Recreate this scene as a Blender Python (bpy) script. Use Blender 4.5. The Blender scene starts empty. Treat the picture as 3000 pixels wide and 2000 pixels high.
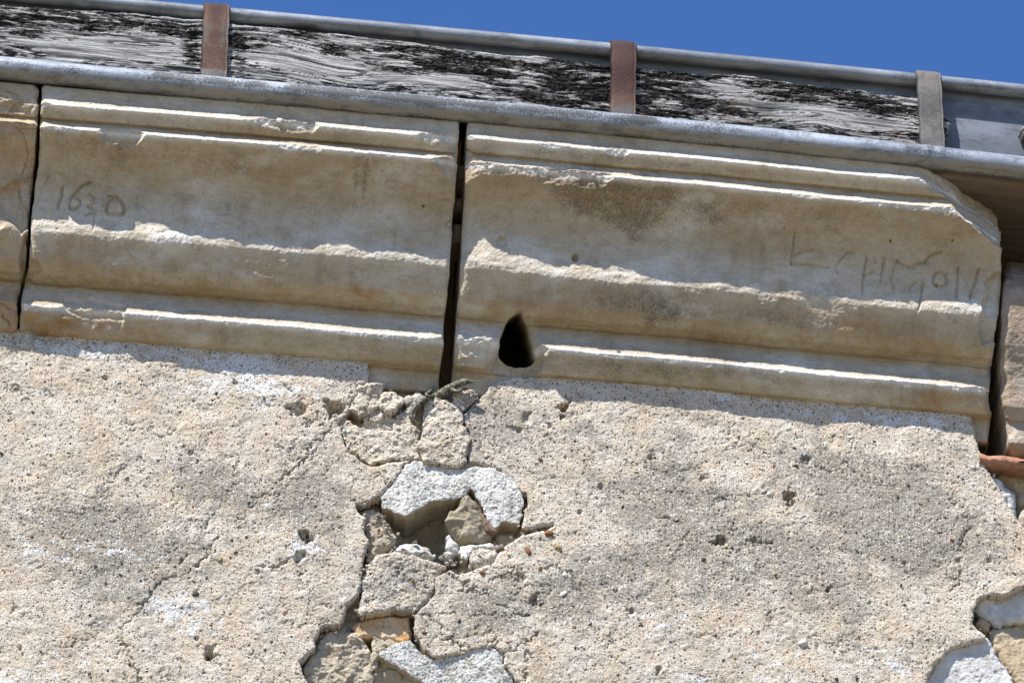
import bpy, bmesh, math, random
import numpy as np
from mathutils import Vector, Matrix

# ----------------------------------------------------------------------------
# camera, sky, sun, exposure
# ----------------------------------------------------------------------------
scene = bpy.context.scene
COL = scene.collection
PITCH, YAW, ROLL = math.radians(30.0), math.radians(2.46), math.radians(4.3)
DIST, PXM = 7.0, 0.0005                    # metres to the wall, metres per photo pixel
FPX = DIST / PXM
_c, _s, _k, _h = math.cos(YAW), math.sin(YAW), math.cos(PITCH), math.sin(PITCH)
FWD = np.array((_s * _k, _c * _k, _h))
R0 = np.array((_c, -_s, 0.0))
U0 = np.cross(R0, FWD)
RIGHT = math.cos(ROLL) * R0 + math.sin(ROLL) * U0
UP = -math.sin(ROLL) * R0 + math.cos(ROLL) * U0
CAM = -DIST * FWD

cam_data = bpy.data.cameras.new('camera')
cam = bpy.data.objects.new('camera', cam_data)
COL.objects.link(cam)
scene.camera = cam
cam_data.sensor_width = 36.0
cam_data.lens = FPX / 3000.0 * 36.0
cam_data.clip_start, cam_data.clip_end = 0.1, 5000.0
cam.matrix_world = Matrix(((RIGHT[0], UP[0], -FWD[0], CAM[0]),
                           (RIGHT[1], UP[1], -FWD[1], CAM[1]),
                           (RIGHT[2], UP[2], -FWD[2], CAM[2]),
                           (0, 0, 0, 1)))

SUN_DIR = Vector((-0.52, -0.48, 1.0)).normalized()      # towards the sun
world = bpy.data.worlds.new('World')
scene.world = world
world.use_nodes = True
wn, wl = world.node_tree.nodes, world.node_tree.links
wn.clear()
sky = wn.new('ShaderNodeTexSky')
sky.sky_type = 'NISHITA'
sky.sun_disc = False
sky.sun_elevation = math.asin(SUN_DIR.z)
sky.sun_rotation = math.atan2(SUN_DIR.x, SUN_DIR.y)
sky.altitude = 1500.0
sky.air_density = 1.0
sky.dust_density = 0.0
sky.ozone_density = 6.0
bgn = wn.new('ShaderNodeBackground')
bgn.inputs['Strength'].default_value = 0.103
won = wn.new('ShaderNodeOutputWorld')
hsv = wn.new('ShaderNodeHueSaturation')
hsv.inputs['Saturation'].default_value = 1.14
hsv.inputs['Hue'].default_value = 0.508
wl.new(sky.outputs[0], hsv.inputs['Color'])
wl.new(hsv.outputs[0], bgn.inputs['Color'])
wl.new(bgn.outputs[0], won.inputs['Surface'])

sun_data = bpy.data.lights.new('sun', 'SUN')
sun_data.energy = 5.0
sun_data.angle = math.radians(0.53)
sun_data.color = (1.0, 0.97, 0.915)
sun = bpy.data.objects.new('sun', sun_data)
COL.objects.link(sun)
sun.rotation_euler = SUN_DIR.to_track_quat('Z', 'Y').to_euler()
sun.location = SUN_DIR * 20

scene.view_settings.view_transform = 'Standard'
scene.view_settings.look = 'None'
scene.view_settings.gamma = 1.0
scene.view_settings.exposure = 0.85
scene.view_settings.use_curve_mapping = False
scene.render.engine = 'CYCLES'
scene.cycles.max_bounces = 8
scene.cycles.diffuse_bounces = 5

# ----------------------------------------------------------------------------
# geometry helpers.  World: x right, y into the wall, z up; "out" = -y
# ----------------------------------------------------------------------------
def unproj(px, py, out):
    """point of the plane y = -out that the photograph shows at (px, py)"""
    px, py, out = np.broadcast_arrays(np.asarray(px, float), np.asarray(py, float), np.asarray(out, float))
    a, b = (px - 1500.0) / FPX, (1000.0 - py) / FPX
    d = FWD + a[..., None] * RIGHT + b[..., None] * UP
    t = (-out - CAM[1]) / d[..., 1]
    return CAM + t[..., None] * d

def proj(p):
    d = np.asarray(p, float) - CAM
    f = d @ FWD
    return 1500.0 + FPX * (d @ RIGHT) / f, 1000.0 - FPX * (d @ UP) / f

def sstep(a, b, x):
    t = np.clip((x - a) / (b - a), 0, 1)
    return t * t * (3 - 2 * t)

_tabs = {}
def _tab(seed):
    if seed not in _tabs:
        _tabs[seed] = np.random.RandomState(seed).rand(256, 256)
    return _tabs[seed]

def vnoise(x, y, seed=0):
    t = _tab(seed)
    xi, yi = np.floor(x).astype(int), np.floor(y).astype(int)
    fx, fy = x - xi, y - yi
    fx, fy = fx * fx * fx * (fx * (fx * 6 - 15) + 10), fy * fy * fy * (fy * (fy * 6 - 15) + 10)
    x0, x1, y0, y1 = xi & 255, (xi + 1) & 255, yi & 255, (yi + 1) & 255
    return ((t[y0, x0] * (1 - fx) + t[y0, x1] * fx) * (1 - fy) + (t[y1, x0] * (1 - fx) + t[y1, x1] * fx) * fy) * 2 - 1

def fbm(x, y, seed=0, octv=5, gain=0.5, lac=2.03):
    r, a, n = 0.0, 1.0, 0.0
    for o in range(octv):
        r = r + a * vnoise(x + o * 17.3, y + o * 9.1, seed + o)
        n += a
        a *= gain
        x, y = x * lac, y * lac
    return r / n

def worley(x, y, seed=0):
    """F1, F2, random id of the nearest cell"""
    tx, ty, ti = _tab(seed), _tab(seed + 1), _tab(seed + 2)
    xi, yi = np.floor(x).astype(int), np.floor(y).astype(int)
    f1 = np.full(x.shape, 9.0); f2 = np.full(x.shape, 9.0); idd = np.zeros(x.shape)
    for dx in (-1, 0, 1):
        for dy in (-1, 0, 1):
            cx, cy = xi + dx, yi + dy
            a, b = cy & 255, cx & 255
            d = np.hypot(cx + tx[a, b] - x, cy + ty[a, b] - y)
            near = d < f1
            f2 = np.where(near, f1, np.minimum(f2, d))
            idd = np.where(near, ti[a, b], idd)
            f1 = np.where(near, d, f1)
    return f1, f2, idd

def seg_dist(px, py, pts):
    """distance in photo pixels of the points to a polyline"""
    best = np.full(px.shape, 1e9)
    pts = np.asarray(pts, float)
    x0, y0 = pts.min(0) - 40; x1, y1 = pts.max(0) + 40
    m = (px > x0) & (px < x1) & (py > y0) & (py < y1)
    if not m.any():
        return best
    qx, qy = px[m], py[m]
    bb = np.full(qx.shape, 1e9)
    for (ax, ay), (bx_, by_) in zip(pts[:-1], pts[1:]):
        vx, vy = bx_ - ax, by_ - ay
        L = vx * vx + vy * vy + 1e-9
        t = np.clip(((qx - ax) * vx + (qy - ay) * vy) / L, 0, 1)
        bb = np.minimum(bb, np.hypot(qx - ax - t * vx, qy - ay - t * vy))
    best[m] = bb
    return best

def blob(px, py, cx, cy, rx, ry, ang=0.0):
    c, s = math.cos(math.radians(ang)), math.sin(math.radians(ang))
    dx, dy = px - cx, py - cy
    return np.exp(-(((dx * c + dy * s) / rx) ** 2 + ((-dx * s + dy * c) / ry) ** 2))

def link(name, mesh, mat=None, parent=None, label=None, cat=None, group=None, kind=None):
    o = bpy.data.objects.new(name, mesh)
    COL.objects.link(o)
    if mat is not None and mesh is not None and not mesh.materials:
        mesh.materials.append(mat)
    if parent is not None:
        o.parent = parent
    if label: o['label'] = label
    if cat: o['category'] = cat
    if group: o['group'] = group
    if kind: o['kind'] = kind
    return o

def mesh_np(name, verts, quads, tris=None, attrs=None, smooth=True):
    me = bpy.data.meshes.new(name)
    verts = np.asarray(verts, np.float32)
    quads = np.asarray(quads, np.int32).reshape(-1, 4)
    nq = len(quads)
    nt = 0 if tris is None else len(tris)
    me.vertices.add(len(verts))
    me.vertices.foreach_set('co', verts.ravel())
    loops = quads.ravel() if not nt else np.concatenate([quads.ravel(), np.asarray(tris, np.int32).ravel()])
    me.loops.add(len(loops))
    me.loops.foreach_set('vertex_index', loops)
    me.polygons.add(nq + nt)
    st = np.concatenate([np.arange(nq) * 4, nq * 4 + np.arange(nt) * 3]).astype(np.int32)
    me.polygons.foreach_set('loop_start', st)
    me.polygons.foreach_set('use_smooth', np.full(nq + nt, smooth, bool))
    if attrs:
        for k, v in attrs.items():
            a = me.attributes.new(k, 'FLOAT', 'POINT')
            a.data.foreach_set('value', np.asarray(v, np.float32))
    me.update(calc_edges=True)
    return me

def grid_quads(nr, nc):
    i = np.arange(nr * nc).reshape(nr, nc)
    return np.stack([i[:-1, :-1], i[:-1, 1:], i[1:, 1:], i[1:, :-1]], -1).reshape(-1, 4)

def box_mesh(name, x0, x1, y0, y1, z0, z1, bev=0.0):
    bm = bmesh.new()
    bmesh.ops.create_cube(bm, size=1)
    for v in bm.verts:
        v.co = Vector(((x0 + x1) / 2 + v.co.x * (x1 - x0), (y0 + y1) / 2 + v.co.y * (y1 - y0), (z0 + z1) / 2 + v.co.z * (z1 - z0)))
    if bev:
        bmesh.ops.bevel(bm, geom=bm.edges[:], offset=bev, segments=2, affect='EDGES')
    me = bpy.data.meshes.new(name)
    bm.to_mesh(me); bm.free()
    return me

def densify(pts, step):
    pts = np.asarray(pts, float)
    out = []
    for a, b in zip(pts, np.roll(pts, -1, 0)):
        n = max(1, int(np.hypot(*(b - a)) / step))
        for k in range(n):
            out.append(a + (b - a) * k / n)
    return np.array(out)

def piece(name, poly_px, out0, res, mat, parent, relief=None, edge_r=0.006, edge_drop=0.004, edge_amp=0.002,
          edge_freq=60.0, depth=0.03, taper=0.0, tilt=(0, 0), seed=1, attrs_fn=None, skirt_mat=None, grow=0.0, **kw):
    """a slab or stone of the wall: an outline with rough edges, a relief on its face and real thickness"""
    P = unproj([p[0] for p in poly_px], [p[1] for p in poly_px], out0)[:, (0, 2)]
    P = densify(P, 0.0025)
    if edge_amp or grow:
        sgn = 1.0 if np.sum(P[:, 0] * np.roll(P[:, 1], -1) - np.roll(P[:, 0], -1) * P[:, 1]) > 0 else -1.0
        tx = np.roll(P, -1, 0) - np.roll(P, 1, 0)
        nrm = np.stack([tx[:, 1], -tx[:, 0]], 1)
        nrm /= np.linalg.norm(nrm, axis=1)[:, None] + 1e-9
        P = P + nrm * grow * sgn + nrm * (edge_amp * fbm(P[:, 0] * edge_freq + 50, P[:, 1] * edge_freq + 50, seed + 31, 4, 0.6))[:, None]
    x0, z0 = P.min(0) - 2 * res; x1, z1 = P.max(0) + 2 * res
    nx, nz = int((x1 - x0) / res) + 2, int((z1 - z0) / res) + 2
    xs, zs = x0 + np.arange(nx) * res, z0 + np.arange(nz) * res
    X, Z = np.meshgrid(xs, zs)
    inside = np.zeros(X.shape, bool)
    Q = np.roll(P, -1, 0)
    for r in range(nz):
        z = zs[r]
        c = (P[:, 1] > z) != (Q[:, 1] > z)
        if c.any():
            xc = P[c, 0] + (z - P[c, 1]) / (Q[c, 1] - P[c, 1]) * (Q[c, 0] - P[c, 0])
            inside[r] = (np.searchsorted(np.sort(xc), xs) % 2) == 1
    R = max(edge_r * 1.05, 3 * res)
    D = np.full(X.shape, R); CX, CZ = X.copy(), Z.copy()
    for a, b in zip(P, Q):
        i0 = max(0, int((min(a[0], b[0]) - R - x0) / res)); i1 = min(nx, int((max(a[0], b[0]) + R - x0) / res) + 2)
        j0 = max(0, int((min(a[1], b[1]) - R - z0) / res)); j1 = min(nz, int((max(a[1], b[1]) + R - z0) / res) + 2)
        wx, wz = X[j0:j1, i0:i1], Z[j0:j1, i0:i1]
        v = b - a; L = v @ v + 1e-12
        t = np.clip(((wx - a[0]) * v[0] + (wz - a[1]) * v[1]) / L, 0, 1)
        qx, qz = a[0] + t * v[0], a[1] + t * v[1]
        d = np.hypot(wx - qx, wz - qz)
        m = d < D[j0:j1, i0:i1]
        D[j0:j1, i0:i1][m] = d[m]; CX[j0:j1, i0:i1][m] = qx[m]; CZ[j0:j1, i0:i1][m] = qz[m]
    cell = inside[:-1, :-1] | inside[1:, :-1] | inside[:-1, 1:] | inside[1:, 1:]
    used = np.zeros(X.shape, bool)
    used[:-1, :-1] |= cell; used[1:, :-1] |= cell; used[:-1, 1:] |= cell; used[1:, 1:] |= cell
    mv = used & ~inside
    sd = np.where(inside, D, 0.0)
    X = np.where(mv, CX, X); Z = np.where(mv, CZ, Z)
    cx, cz = P.mean(0)
    pp = np.stack([X, np.full(X.shape, -out0), Z], -1)
    PX, PY = proj(pp)
    H = tilt[0] * (X - cx) + tilt[1] * (Z - cz)
    e = 1 - np.clip(sd / edge_r, 0, 1)
    H = H - edge_drop * e * e
    if relief is not None:
        H = H + relief(X, Z, PX, PY, sd)
    idx = -np.ones(X.shape, int)
    idx[used] = np.arange(used.sum())
    V = np.stack([X, -(out0 + H), Z], -1)[used]
    i = idx
    q = np.stack([i[:-1, :-1], i[:-1, 1:], i[1:, 1:], i[1:, :-1]], -1)[cell]
    # skirt: boundary edges go back into the wall
    eds = []
    cp = np.pad(cell, 1)
    ctr = cp[1:-1, 1:-1]
    for (dj, di, s) in ((-1, 0, (0, 0, 0, 1)), (1, 0, (1, 1, 1, 0)), (0, -1, (1, 0, 0, 0)), (0, 1, (0, 1, 1, 1))):
        nb = cp[1 + dj:cp.shape[0] - 1 + dj, 1 + di:cp.shape[1] - 1 + di]
        jj, ii = np.nonzero(ctr & ~nb)
        eds.append(np.stack([i[jj + s[0], ii + s[1]], i[jj + s[2], ii + s[3]]], 1))
    eds = np.concatenate(eds)
    bv = np.unique(eds)
    remap = -np.ones(len(V), int); remap[bv] = np.arange(len(bv))
    rows = []
    B = V[bv]
    ctr2 = np.array((cx, 0, cz))
    nlev = 4
    for l in range(nlev):
        f = l / (nlev - 1)
        S = B.copy()
        S[:, 1] = B[:, 1] + f * depth
        if taper or l:
            n1 = fbm(B[:, 0] * 130 + l * 7, B[:, 2] * 130 + l * 3, seed + 3, 3)
            v2 = S - ctr2
            S[:, 0] += -v2[:, 0] * taper * f + (0.0012 * n1 if l else 0)
            S[:, 2] += -v2[:, 2] * taper * f + (0.0012 * n1 if l else 0)
        rows.append(S)
    base = len(V)
    qs = [q]
    nb_ = len(bv)
    for l in range(nlev - 1):
        a, b = remap[eds[:, 0]], remap[eds[:, 1]]
        qs.append(np.stack([base + l * nb_ + b, base + l * nb_ + a, base + (l + 1) * nb_ + a, base + (l + 1) * nb_ + b], 1))
    VV = np.concatenate([V] + rows)
    at = None
    if attrs_fn:
        at = {}
        for k, v in attrs_fn(X, Z, PX, PY, sd, H).items():
            v = np.broadcast_to(v, X.shape)[used]
            at[k] = np.concatenate([v] + [v[bv]] * nlev)
    me = mesh_np(name, VV, np.concatenate(qs), attrs=at)
    if skirt_mat is not None:
        me.materials.append(mat); me.materials.append(skirt_mat)
        mi = np.zeros(len(me.polygons), np.int32); mi[len(q):] = 1
        me.polygons.foreach_set('material_index', mi)
    return link(name, me, mat, parent, **kw)

# ----------------------------------------------------------------------------
# materials
# ----------------------------------------------------------------------------
class NT:
    def __init__(self, name):
        self.m = bpy.data.materials.new(name)
        self.m.use_nodes = True
        self.n, self.l = self.m.node_tree.nodes, self.m.node_tree.links
        self.n.clear()
        self.out = self.n.new('ShaderNodeOutputMaterial')
        self.b = self.n.new('ShaderNodeBsdfPrincipled')
        self.l.new(self.b.outputs[0], self.out.inputs['Surface'])
        self.tc = self.n.new('ShaderNodeTexCoord')
        self.co = self.tc.outputs['Object']
    def set(self, sock, v):
        if hasattr(v, 'is_output') or isinstance(v, bpy.types.NodeSocket):
            self.l.new(v, sock)
        else:
            sock.default_value = v
    def scale(self, sx, sy, sz, loc=(0, 0, 0), rot=(0, 0, 0)):
        m = self.n.new('ShaderNodeMapping')
        self.l.new(self.co, m.inputs['Vector'])
        m.inputs['Scale'].default_value = (sx, sy, sz)
        m.inputs['Location'].default_value = loc
        m.inputs['Rotation'].default_value = rot
        return m.outputs[0]
    def noise(self, scale, detail=4, rough=0.55, co=None, dist=0.0):
        t = self.n.new('ShaderNodeTexNoise')
        self.l.new(co or self.co, t.inputs['Vector'])
        t.inputs['Scale'].default_value = scale
        t.inputs['Detail'].default_value = detail
        t.inputs['Roughness'].default_value = rough
        t.inputs['Distortion'].default_value = dist
        return t.outputs['Fac']
    def voro(self, scale, feature='F1', co=None, out='Distance', rand=1.0):
        t = self.n.new('ShaderNodeTexVoronoi')
        t.feature = feature
        self.l.new(co or self.co, t.inputs['Vector'])
        t.inputs['Scale'].default_value = scale
        t.inputs['Randomness'].default_value = rand
        return t.outputs[out]
    def attr(self, name):
        a = self.n.new('ShaderNodeAttribute')
        a.attribute_name = name
        return a.outputs['Fac']
    def ramp(self, fac, a, b):
        """smooth 0..1 between a and b"""
        m = self.n.new('ShaderNodeMapRange')
        m.interpolation_type = 'SMOOTHSTEP'
        self.set(m.inputs['Value'], fac)
        m.inputs['From Min'].default_value = a
        m.inputs['From Max'].default_value = b
        return m.outputs[0]
    def math(self, op, a, b=0.0, clamp=False):
        m = self.n.new('ShaderNodeMath')
        m.operation = op
        m.use_clamp = clamp
        self.set(m.inputs[0], a); self.set(m.inputs[1], b)
        return m.outputs[0]
    def mix(self, fac, a, b):
        m = self.n.new('ShaderNodeMix')
        m.data_type = 'RGBA'
        self.set(m.inputs[0], fac)
        for s, v in ((m.inputs[6], a), (m.inputs[7], b)):
            if isinstance(v, tuple):
                s.default_value = (*v, 1.0)
            else:
                self.l.new(v, s)
        return m.outputs[2]
    def bump(self, h, dist=0.001, strength=1.0):
        b = self.n.new('ShaderNodeBump')
        self.set(b.inputs['Height'], h)
        b.inputs['Distance'].default_value = dist
        b.inputs['Strength'].default_value = strength
        self.l.new(b.outputs[0], self.b.inputs['Normal'])
    def done(self, col, rough=0.9, spec=0.2, metal=0.0):
        self.set(self.b.inputs['Base Color'], (*col, 1.0) if isinstance(col, tuple) else col)
        self.set(self.b.inputs['Roughness'], rough)
        self.b.inputs['Specular IOR Level'].default_value = spec
        self.set(self.b.inputs['Metallic'], metal)
        return self.m

def mat_plaster(name, cream=(0.66, 0.592, 0.50), grey=(0.31, 0.28, 0.24), white=(0.76, 0.745, 0.72), use_attr=True):
    t = NT(name)
    big = t.noise(7.0, 5, 0.6)
    med = t.noise(34.0, 5, 0.65)
    fine = t.noise(260.0, 4, 0.7)
    g = t.math('ADD', t.math('MULTIPLY', big, 0.75), t.math('MULTIPLY', med, 1.15))
    g = t.math('ADD', g, t.math('MULTIPLY', t.math('SUBTRACT', fine, 0.5), 0.8))
    if use_attr:
        g = t.math('ADD', g, t.math('MULTIPLY', t.attr('grey'), 0.36))
    gm = t.ramp(g, 0.90, 1.10)
    warm = t.mix(t.ramp(t.noise(18.0, 4, 0.6), 0.35, 0.7), cream, (cream[0] * 0.95, cream[1] * 0.87, cream[2] * 0.77))
    c = t.mix(t.math('MULTIPLY', gm, 0.76), warm, grey)
    crust = t.math('ADD', t.noise(70.0, 6, 0.7, t.scale(1, 1, 1.3, (4, 5, 6))), t.math('MULTIPLY', t.noise(14.0, 3, 0.5), 0.4))
    c = t.mix(t.math('MULTIPLY', t.ramp(crust, 0.72, 0.80), 0.34), c, (0.36, 0.315, 0.255))
    c = t.mix(t.math('MULTIPLY', t.math('SUBTRACT', 1.0, t.ramp(crust, 0.55, 0.63)), 0.45), c, (0.74, 0.69, 0.62))
    # whitish lime patches
    wco = t.scale(1.0, 1.0, 1.6, (3.1, 0, 1.7))
    w = t.math('ADD', t.noise(42.0, 5, 0.65, wco), t.math('MULTIPLY', t.noise(6.0, 3, 0.5, wco), 0.55))
    if use_attr:
        w = t.math('ADD', w, t.math('MULTIPLY', t.attr('white'), 0.19))
    c = t.mix(t.math('MULTIPLY', t.ramp(w, 0.86, 0.96), 0.85), c, white)
    gat = t.math('MULTIPLY', t.attr('grey'), 0.30) if use_attr else 0.0
    clus = t.noise(24.0, 4, 0.6, t.scale(1, 1, 1, (9, 9, 9)))
    # dark lichen specks, tiny relief shadows put into the colour, and sand grains
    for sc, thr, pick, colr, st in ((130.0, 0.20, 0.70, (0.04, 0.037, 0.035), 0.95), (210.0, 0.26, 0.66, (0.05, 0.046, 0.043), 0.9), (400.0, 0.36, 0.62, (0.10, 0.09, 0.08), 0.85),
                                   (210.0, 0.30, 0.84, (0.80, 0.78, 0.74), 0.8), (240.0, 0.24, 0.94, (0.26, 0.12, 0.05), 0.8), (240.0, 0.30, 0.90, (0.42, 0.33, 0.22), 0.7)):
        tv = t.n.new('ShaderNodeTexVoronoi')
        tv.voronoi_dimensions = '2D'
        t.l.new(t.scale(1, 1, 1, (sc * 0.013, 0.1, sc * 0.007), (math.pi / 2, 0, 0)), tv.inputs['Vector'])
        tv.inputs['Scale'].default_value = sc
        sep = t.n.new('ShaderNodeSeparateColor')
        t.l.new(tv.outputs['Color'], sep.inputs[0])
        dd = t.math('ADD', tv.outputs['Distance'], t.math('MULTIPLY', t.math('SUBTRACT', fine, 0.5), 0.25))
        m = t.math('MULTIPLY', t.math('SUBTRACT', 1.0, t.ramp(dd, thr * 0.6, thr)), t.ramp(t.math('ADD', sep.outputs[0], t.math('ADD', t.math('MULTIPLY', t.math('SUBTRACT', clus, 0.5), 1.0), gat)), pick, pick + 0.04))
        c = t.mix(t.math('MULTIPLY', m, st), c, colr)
    b = t.math('ADD', t.noise(620.0, 3, 0.75), t.math('MULTIPLY', t.noise(260.0, 3, 0.65), 1.0))
    t.bump(b, 0.0020, 1.0)
    return t.done(c, 0.95, 0.1)

def mat_limestone(name, base=(0.535, 0.465, 0.355), warm=(0.39, 0.29, 0.17), pale=(0.74, 0.715, 0.665), warmth=0.75):
    t = NT(name)
    big = t.noise(9.0, 5, 0.6, t.scale(0.6, 1, 1.2))
    med = t.noise(46.0, 5, 0.65)
    fine = t.noise(420.0, 3, 0.6)
    f = t.math('ADD', t.math('MULTIPLY', big, 0.8), t.math('MULTIPLY', med, 0.4))
    c = t.mix(t.math('MULTIPLY', t.ramp(f, 0.40, 0.78), warmth), base, warm)
    c = t.mix(t.math('MULTIPLY', t.ramp(t.noise(15.0, 5, 0.6, t.scale(0.5, 1, 1, (5, 2, 1))), 0.5, 0.72), 0.55), c, pale)
    # ochre patches from the mask and black speckled soiling
    c = t.mix(t.math('MULTIPLY', t.attr('ochre'), t.ramp(t.math('ADD', med, t.math('MULTIPLY', fine, 0.3)), 0.35, 0.75)), c, (0.36, 0.185, 0.06))
    soil = t.attr('soil')
    sp = t.math('ADD', t.noise(300.0, 3, 0.75), t.math('MULTIPLY', t.noise(60.0, 4, 0.6), 0.5))
    sm = t.ramp(t.math('ADD', sp, t.math('MULTIPLY', soil, 0.30)), 0.80, 1.18)
    sm = t.math('MULTIPLY', sm, t.math('ADD', t.math('MULTIPLY', soil, 0.8), 0.10, True))
    c = t.mix(t.math('MULTIPLY', sm, 0.8), c, (0.12, 0.095, 0.06))
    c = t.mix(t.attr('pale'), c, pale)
    drip = t.noise(1.0, 5, 0.65, t.scale(70.0, 20.0, 7.0))
    c = t.mix(t.math('MULTIPLY', t.ramp(t.math('ADD', drip, t.math('MULTIPLY', t.math('SUBTRACT', big, 0.5), 0.6)), 0.52, 0.74), 0.24), c, (0.20, 0.165, 0.115))
    mott = t.math('ADD', t.noise(24.0, 6, 0.7, t.scale(1, 1, 1, (8, 8, 8))), t.math('MULTIPLY', t.noise(240.0, 3, 0.7), 0.4))
    c = t.mix(t.math('MULTIPLY', t.ramp(mott, 0.68, 0.95), 0.40), c, (0.17, 0.15, 0.115))
    spk = t.voro(160.0, co=t.scale(1, 1, 1, (0.3, 0.2, 0.9)))
    c = t.mix(t.math('MULTIPLY', t.math('SUBTRACT', 1.0, t.ramp(spk, 0.03, 0.075)), 0.7), c, (0.12, 0.09, 0.06))
    gr = t.math('ADD', t.noise(700.0, 2, 0.7), t.math('MULTIPLY', t.noise(130.0, 4, 0.7, t.scale(0.5, 1, 1)), 0.8))
    c = t.mix(t.math('MULTIPLY', t.ramp(gr, 0.82, 1.15), 0.38), c, (0.20, 0.145, 0.08))
    b = t.math('ADD', t.math('MULTIPLY', fine, 0.7), t.noise(150.0, 4, 0.65))
    t.bump(b, 0.0020, 1.0)
    return t.done(c, 0.92, 0.12)

def mat_stone(name, a, b_, c_=None, sc=20.0, bump=0.0018):
    t = NT(name)
    n1, n2 = t.noise(sc, 5, 0.65), t.noise(sc * 9, 4, 0.7)
    f = t.math('ADD', t.math('MULTIPLY', n1, 0.8), t.math('MULTIPLY', n2, 0.45))
    c = t.mix(t.ramp(f, 0.45, 0.8), a, b_)
    if c_:
        c = t.mix(t.math('MULTIPLY', t.ramp(t.noise(sc * 1.7, 5, 0.7, t.scale(1, 1, 1, (2, 3, 4))), 0.56, 0.66), 0.8), c, c_)
    v = t.voro(240.0)
    c = t.mix(t.math('MULTIPLY', t.math('SUBTRACT', 1.0, t.ramp(v, 0.06, 0.16)), t.math('MULTIPLY', t.ramp(n1, 0.4, 0.6), 0.5)), c, (0.10, 0.09, 0.07))
    t.bump(t.math('ADD', n2, t.noise(420.0, 3, 0.7)), bump, 0.9)
    return t.done(c, 0.93, 0.12)

def mat_white_render(name):
    t = NT(name)
    n1, n2 = t.noise(26.0, 5, 0.65), t.noise(240.0, 4, 0.75)
    c = t.mix(t.ramp(n1, 0.4, 0.75), (0.76, 0.745, 0.71), (0.60, 0.58, 0.535))
    sp = t.math('ADD', n2, t.math('MULTIPLY', n1, 0.35))
    c = t.mix(t.math('MULTIPLY', t.ramp(sp, 0.66, 0.80), 0.8), c, (0.20, 0.185, 0.14))
    l = t.math('ADD', t.noise(90.0, 4, 0.7, t.scale(1, 1, 1, (7, 1, 4))), t.math('MULTIPLY', t.noise(16.0, 3, 0.5), 0.5))
    c = t.mix(t.math('MULTIPLY', t.ramp(l, 0.86, 0.95), 0.6), c, (0.25, 0.21, 0.10))
    t.bump(t.math('ADD', n2, t.noise(500.0, 3, 0.7)), 0.0025, 0.9)
    return t.done(c, 0.95, 0.1)

def mat_zinc(name, stain=True, k=1.0, metal=0.6):
    t = NT(name)
    n1 = t.noise(30.0, 5, 0.6, t.scale(0.35, 1, 1))
    n2 = t.noise(260.0, 4, 0.75)
    c = t.mix(t.ramp(n1, 0.35, 0.7), (0.21 * k, 0.235 * k, 0.275 * k), (0.35 * k, 0.385 * k, 0.44 * k))
    c = t.mix(t.math('MULTIPLY', t.ramp(n2, 0.45, 0.7), 0.30), c, (0.16, 0.165, 0.175))
    if stain:
        d = t.attr('soil')
        sp = t.math('ADD', t.noise(420.0, 3, 0.8, t.scale(0.8, 1, 1)), t.math('MULTIPLY', t.noise(16.0, 5, 0.65, t.scale(1, 1, 1, (1.3, 0, 0))), 0.70))
        m = t.math('MULTIPLY', t.ramp(t.math('ADD', sp, t.math('MULTIPLY', d, 0.26)), 0.99, 1.13), 0.9)
        c = t.mix(m, c, (0.035, 0.032, 0.03))
        c = t.mix(t.math('MULTIPLY', t.attr('grime_bounce'), t.ramp(t.math('ADD', n1, t.math('MULTIPLY', n2, 0.5)), 0.4, 0.85)), c, (0.26, 0.235, 0.19))  # yellow-grey tint: grime, with ground bounce light put into the colour
    st = t.math('ADD', t.noise(1.0, 5, 0.7, t.scale(16.0, 60.0, 60.0)), t.math('MULTIPLY', t.noise(90.0, 5, 0.75), 0.5))
    c = t.mix(t.math('MULTIPLY', t.ramp(st, 0.70, 0.95), 0.65), c, (0.07, 0.07, 0.072))
    t.bump(t.math('ADD', t.noise(420.0, 3, 0.7), t.math('MULTIPLY', t.noise(25.0, 3), 0.8)), 0.0007, 0.7)
    return t.done(c, t.mix(n1, (0.38,) * 3, (0.58,) * 3), 0.5, metal)

def mat_strap(name):
    t = NT(name)
    n1, n2 = t.noise(34.0, 5, 0.7), t.noise(300.0, 4, 0.75)
    r = t.attr('rust')
    f = t.math('ADD', t.math('MULTIPLY', n1, 1.1), t.math('ADD', t.math('MULTIPLY', n2, 0.55), t.math('SUBTRACT', r, 0.28)))
    c = t.mix(t.ramp(n1, 0.35, 0.7), (0.09, 0.086, 0.082), (0.17, 0.155, 0.14))
    c = t.mix(t.ramp(f, 0.85, 1.15), c, (0.095, 0.05, 0.031))
    c = t.mix(t.ramp(f, 1.12, 1.5), c, (0.05, 0.02, 0.016))
    c = t.mix(t.math('MULTIPLY', t.ramp(n2, 0.62, 0.72), 0.6), c, (0.06, 0.035, 0.025))
    t.bump(t.math('ADD', n2, t.noise(600.0, 2)), 0.0008, 0.7)
    return t.done(c, 0.68, 0.35, 0.25)

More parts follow.
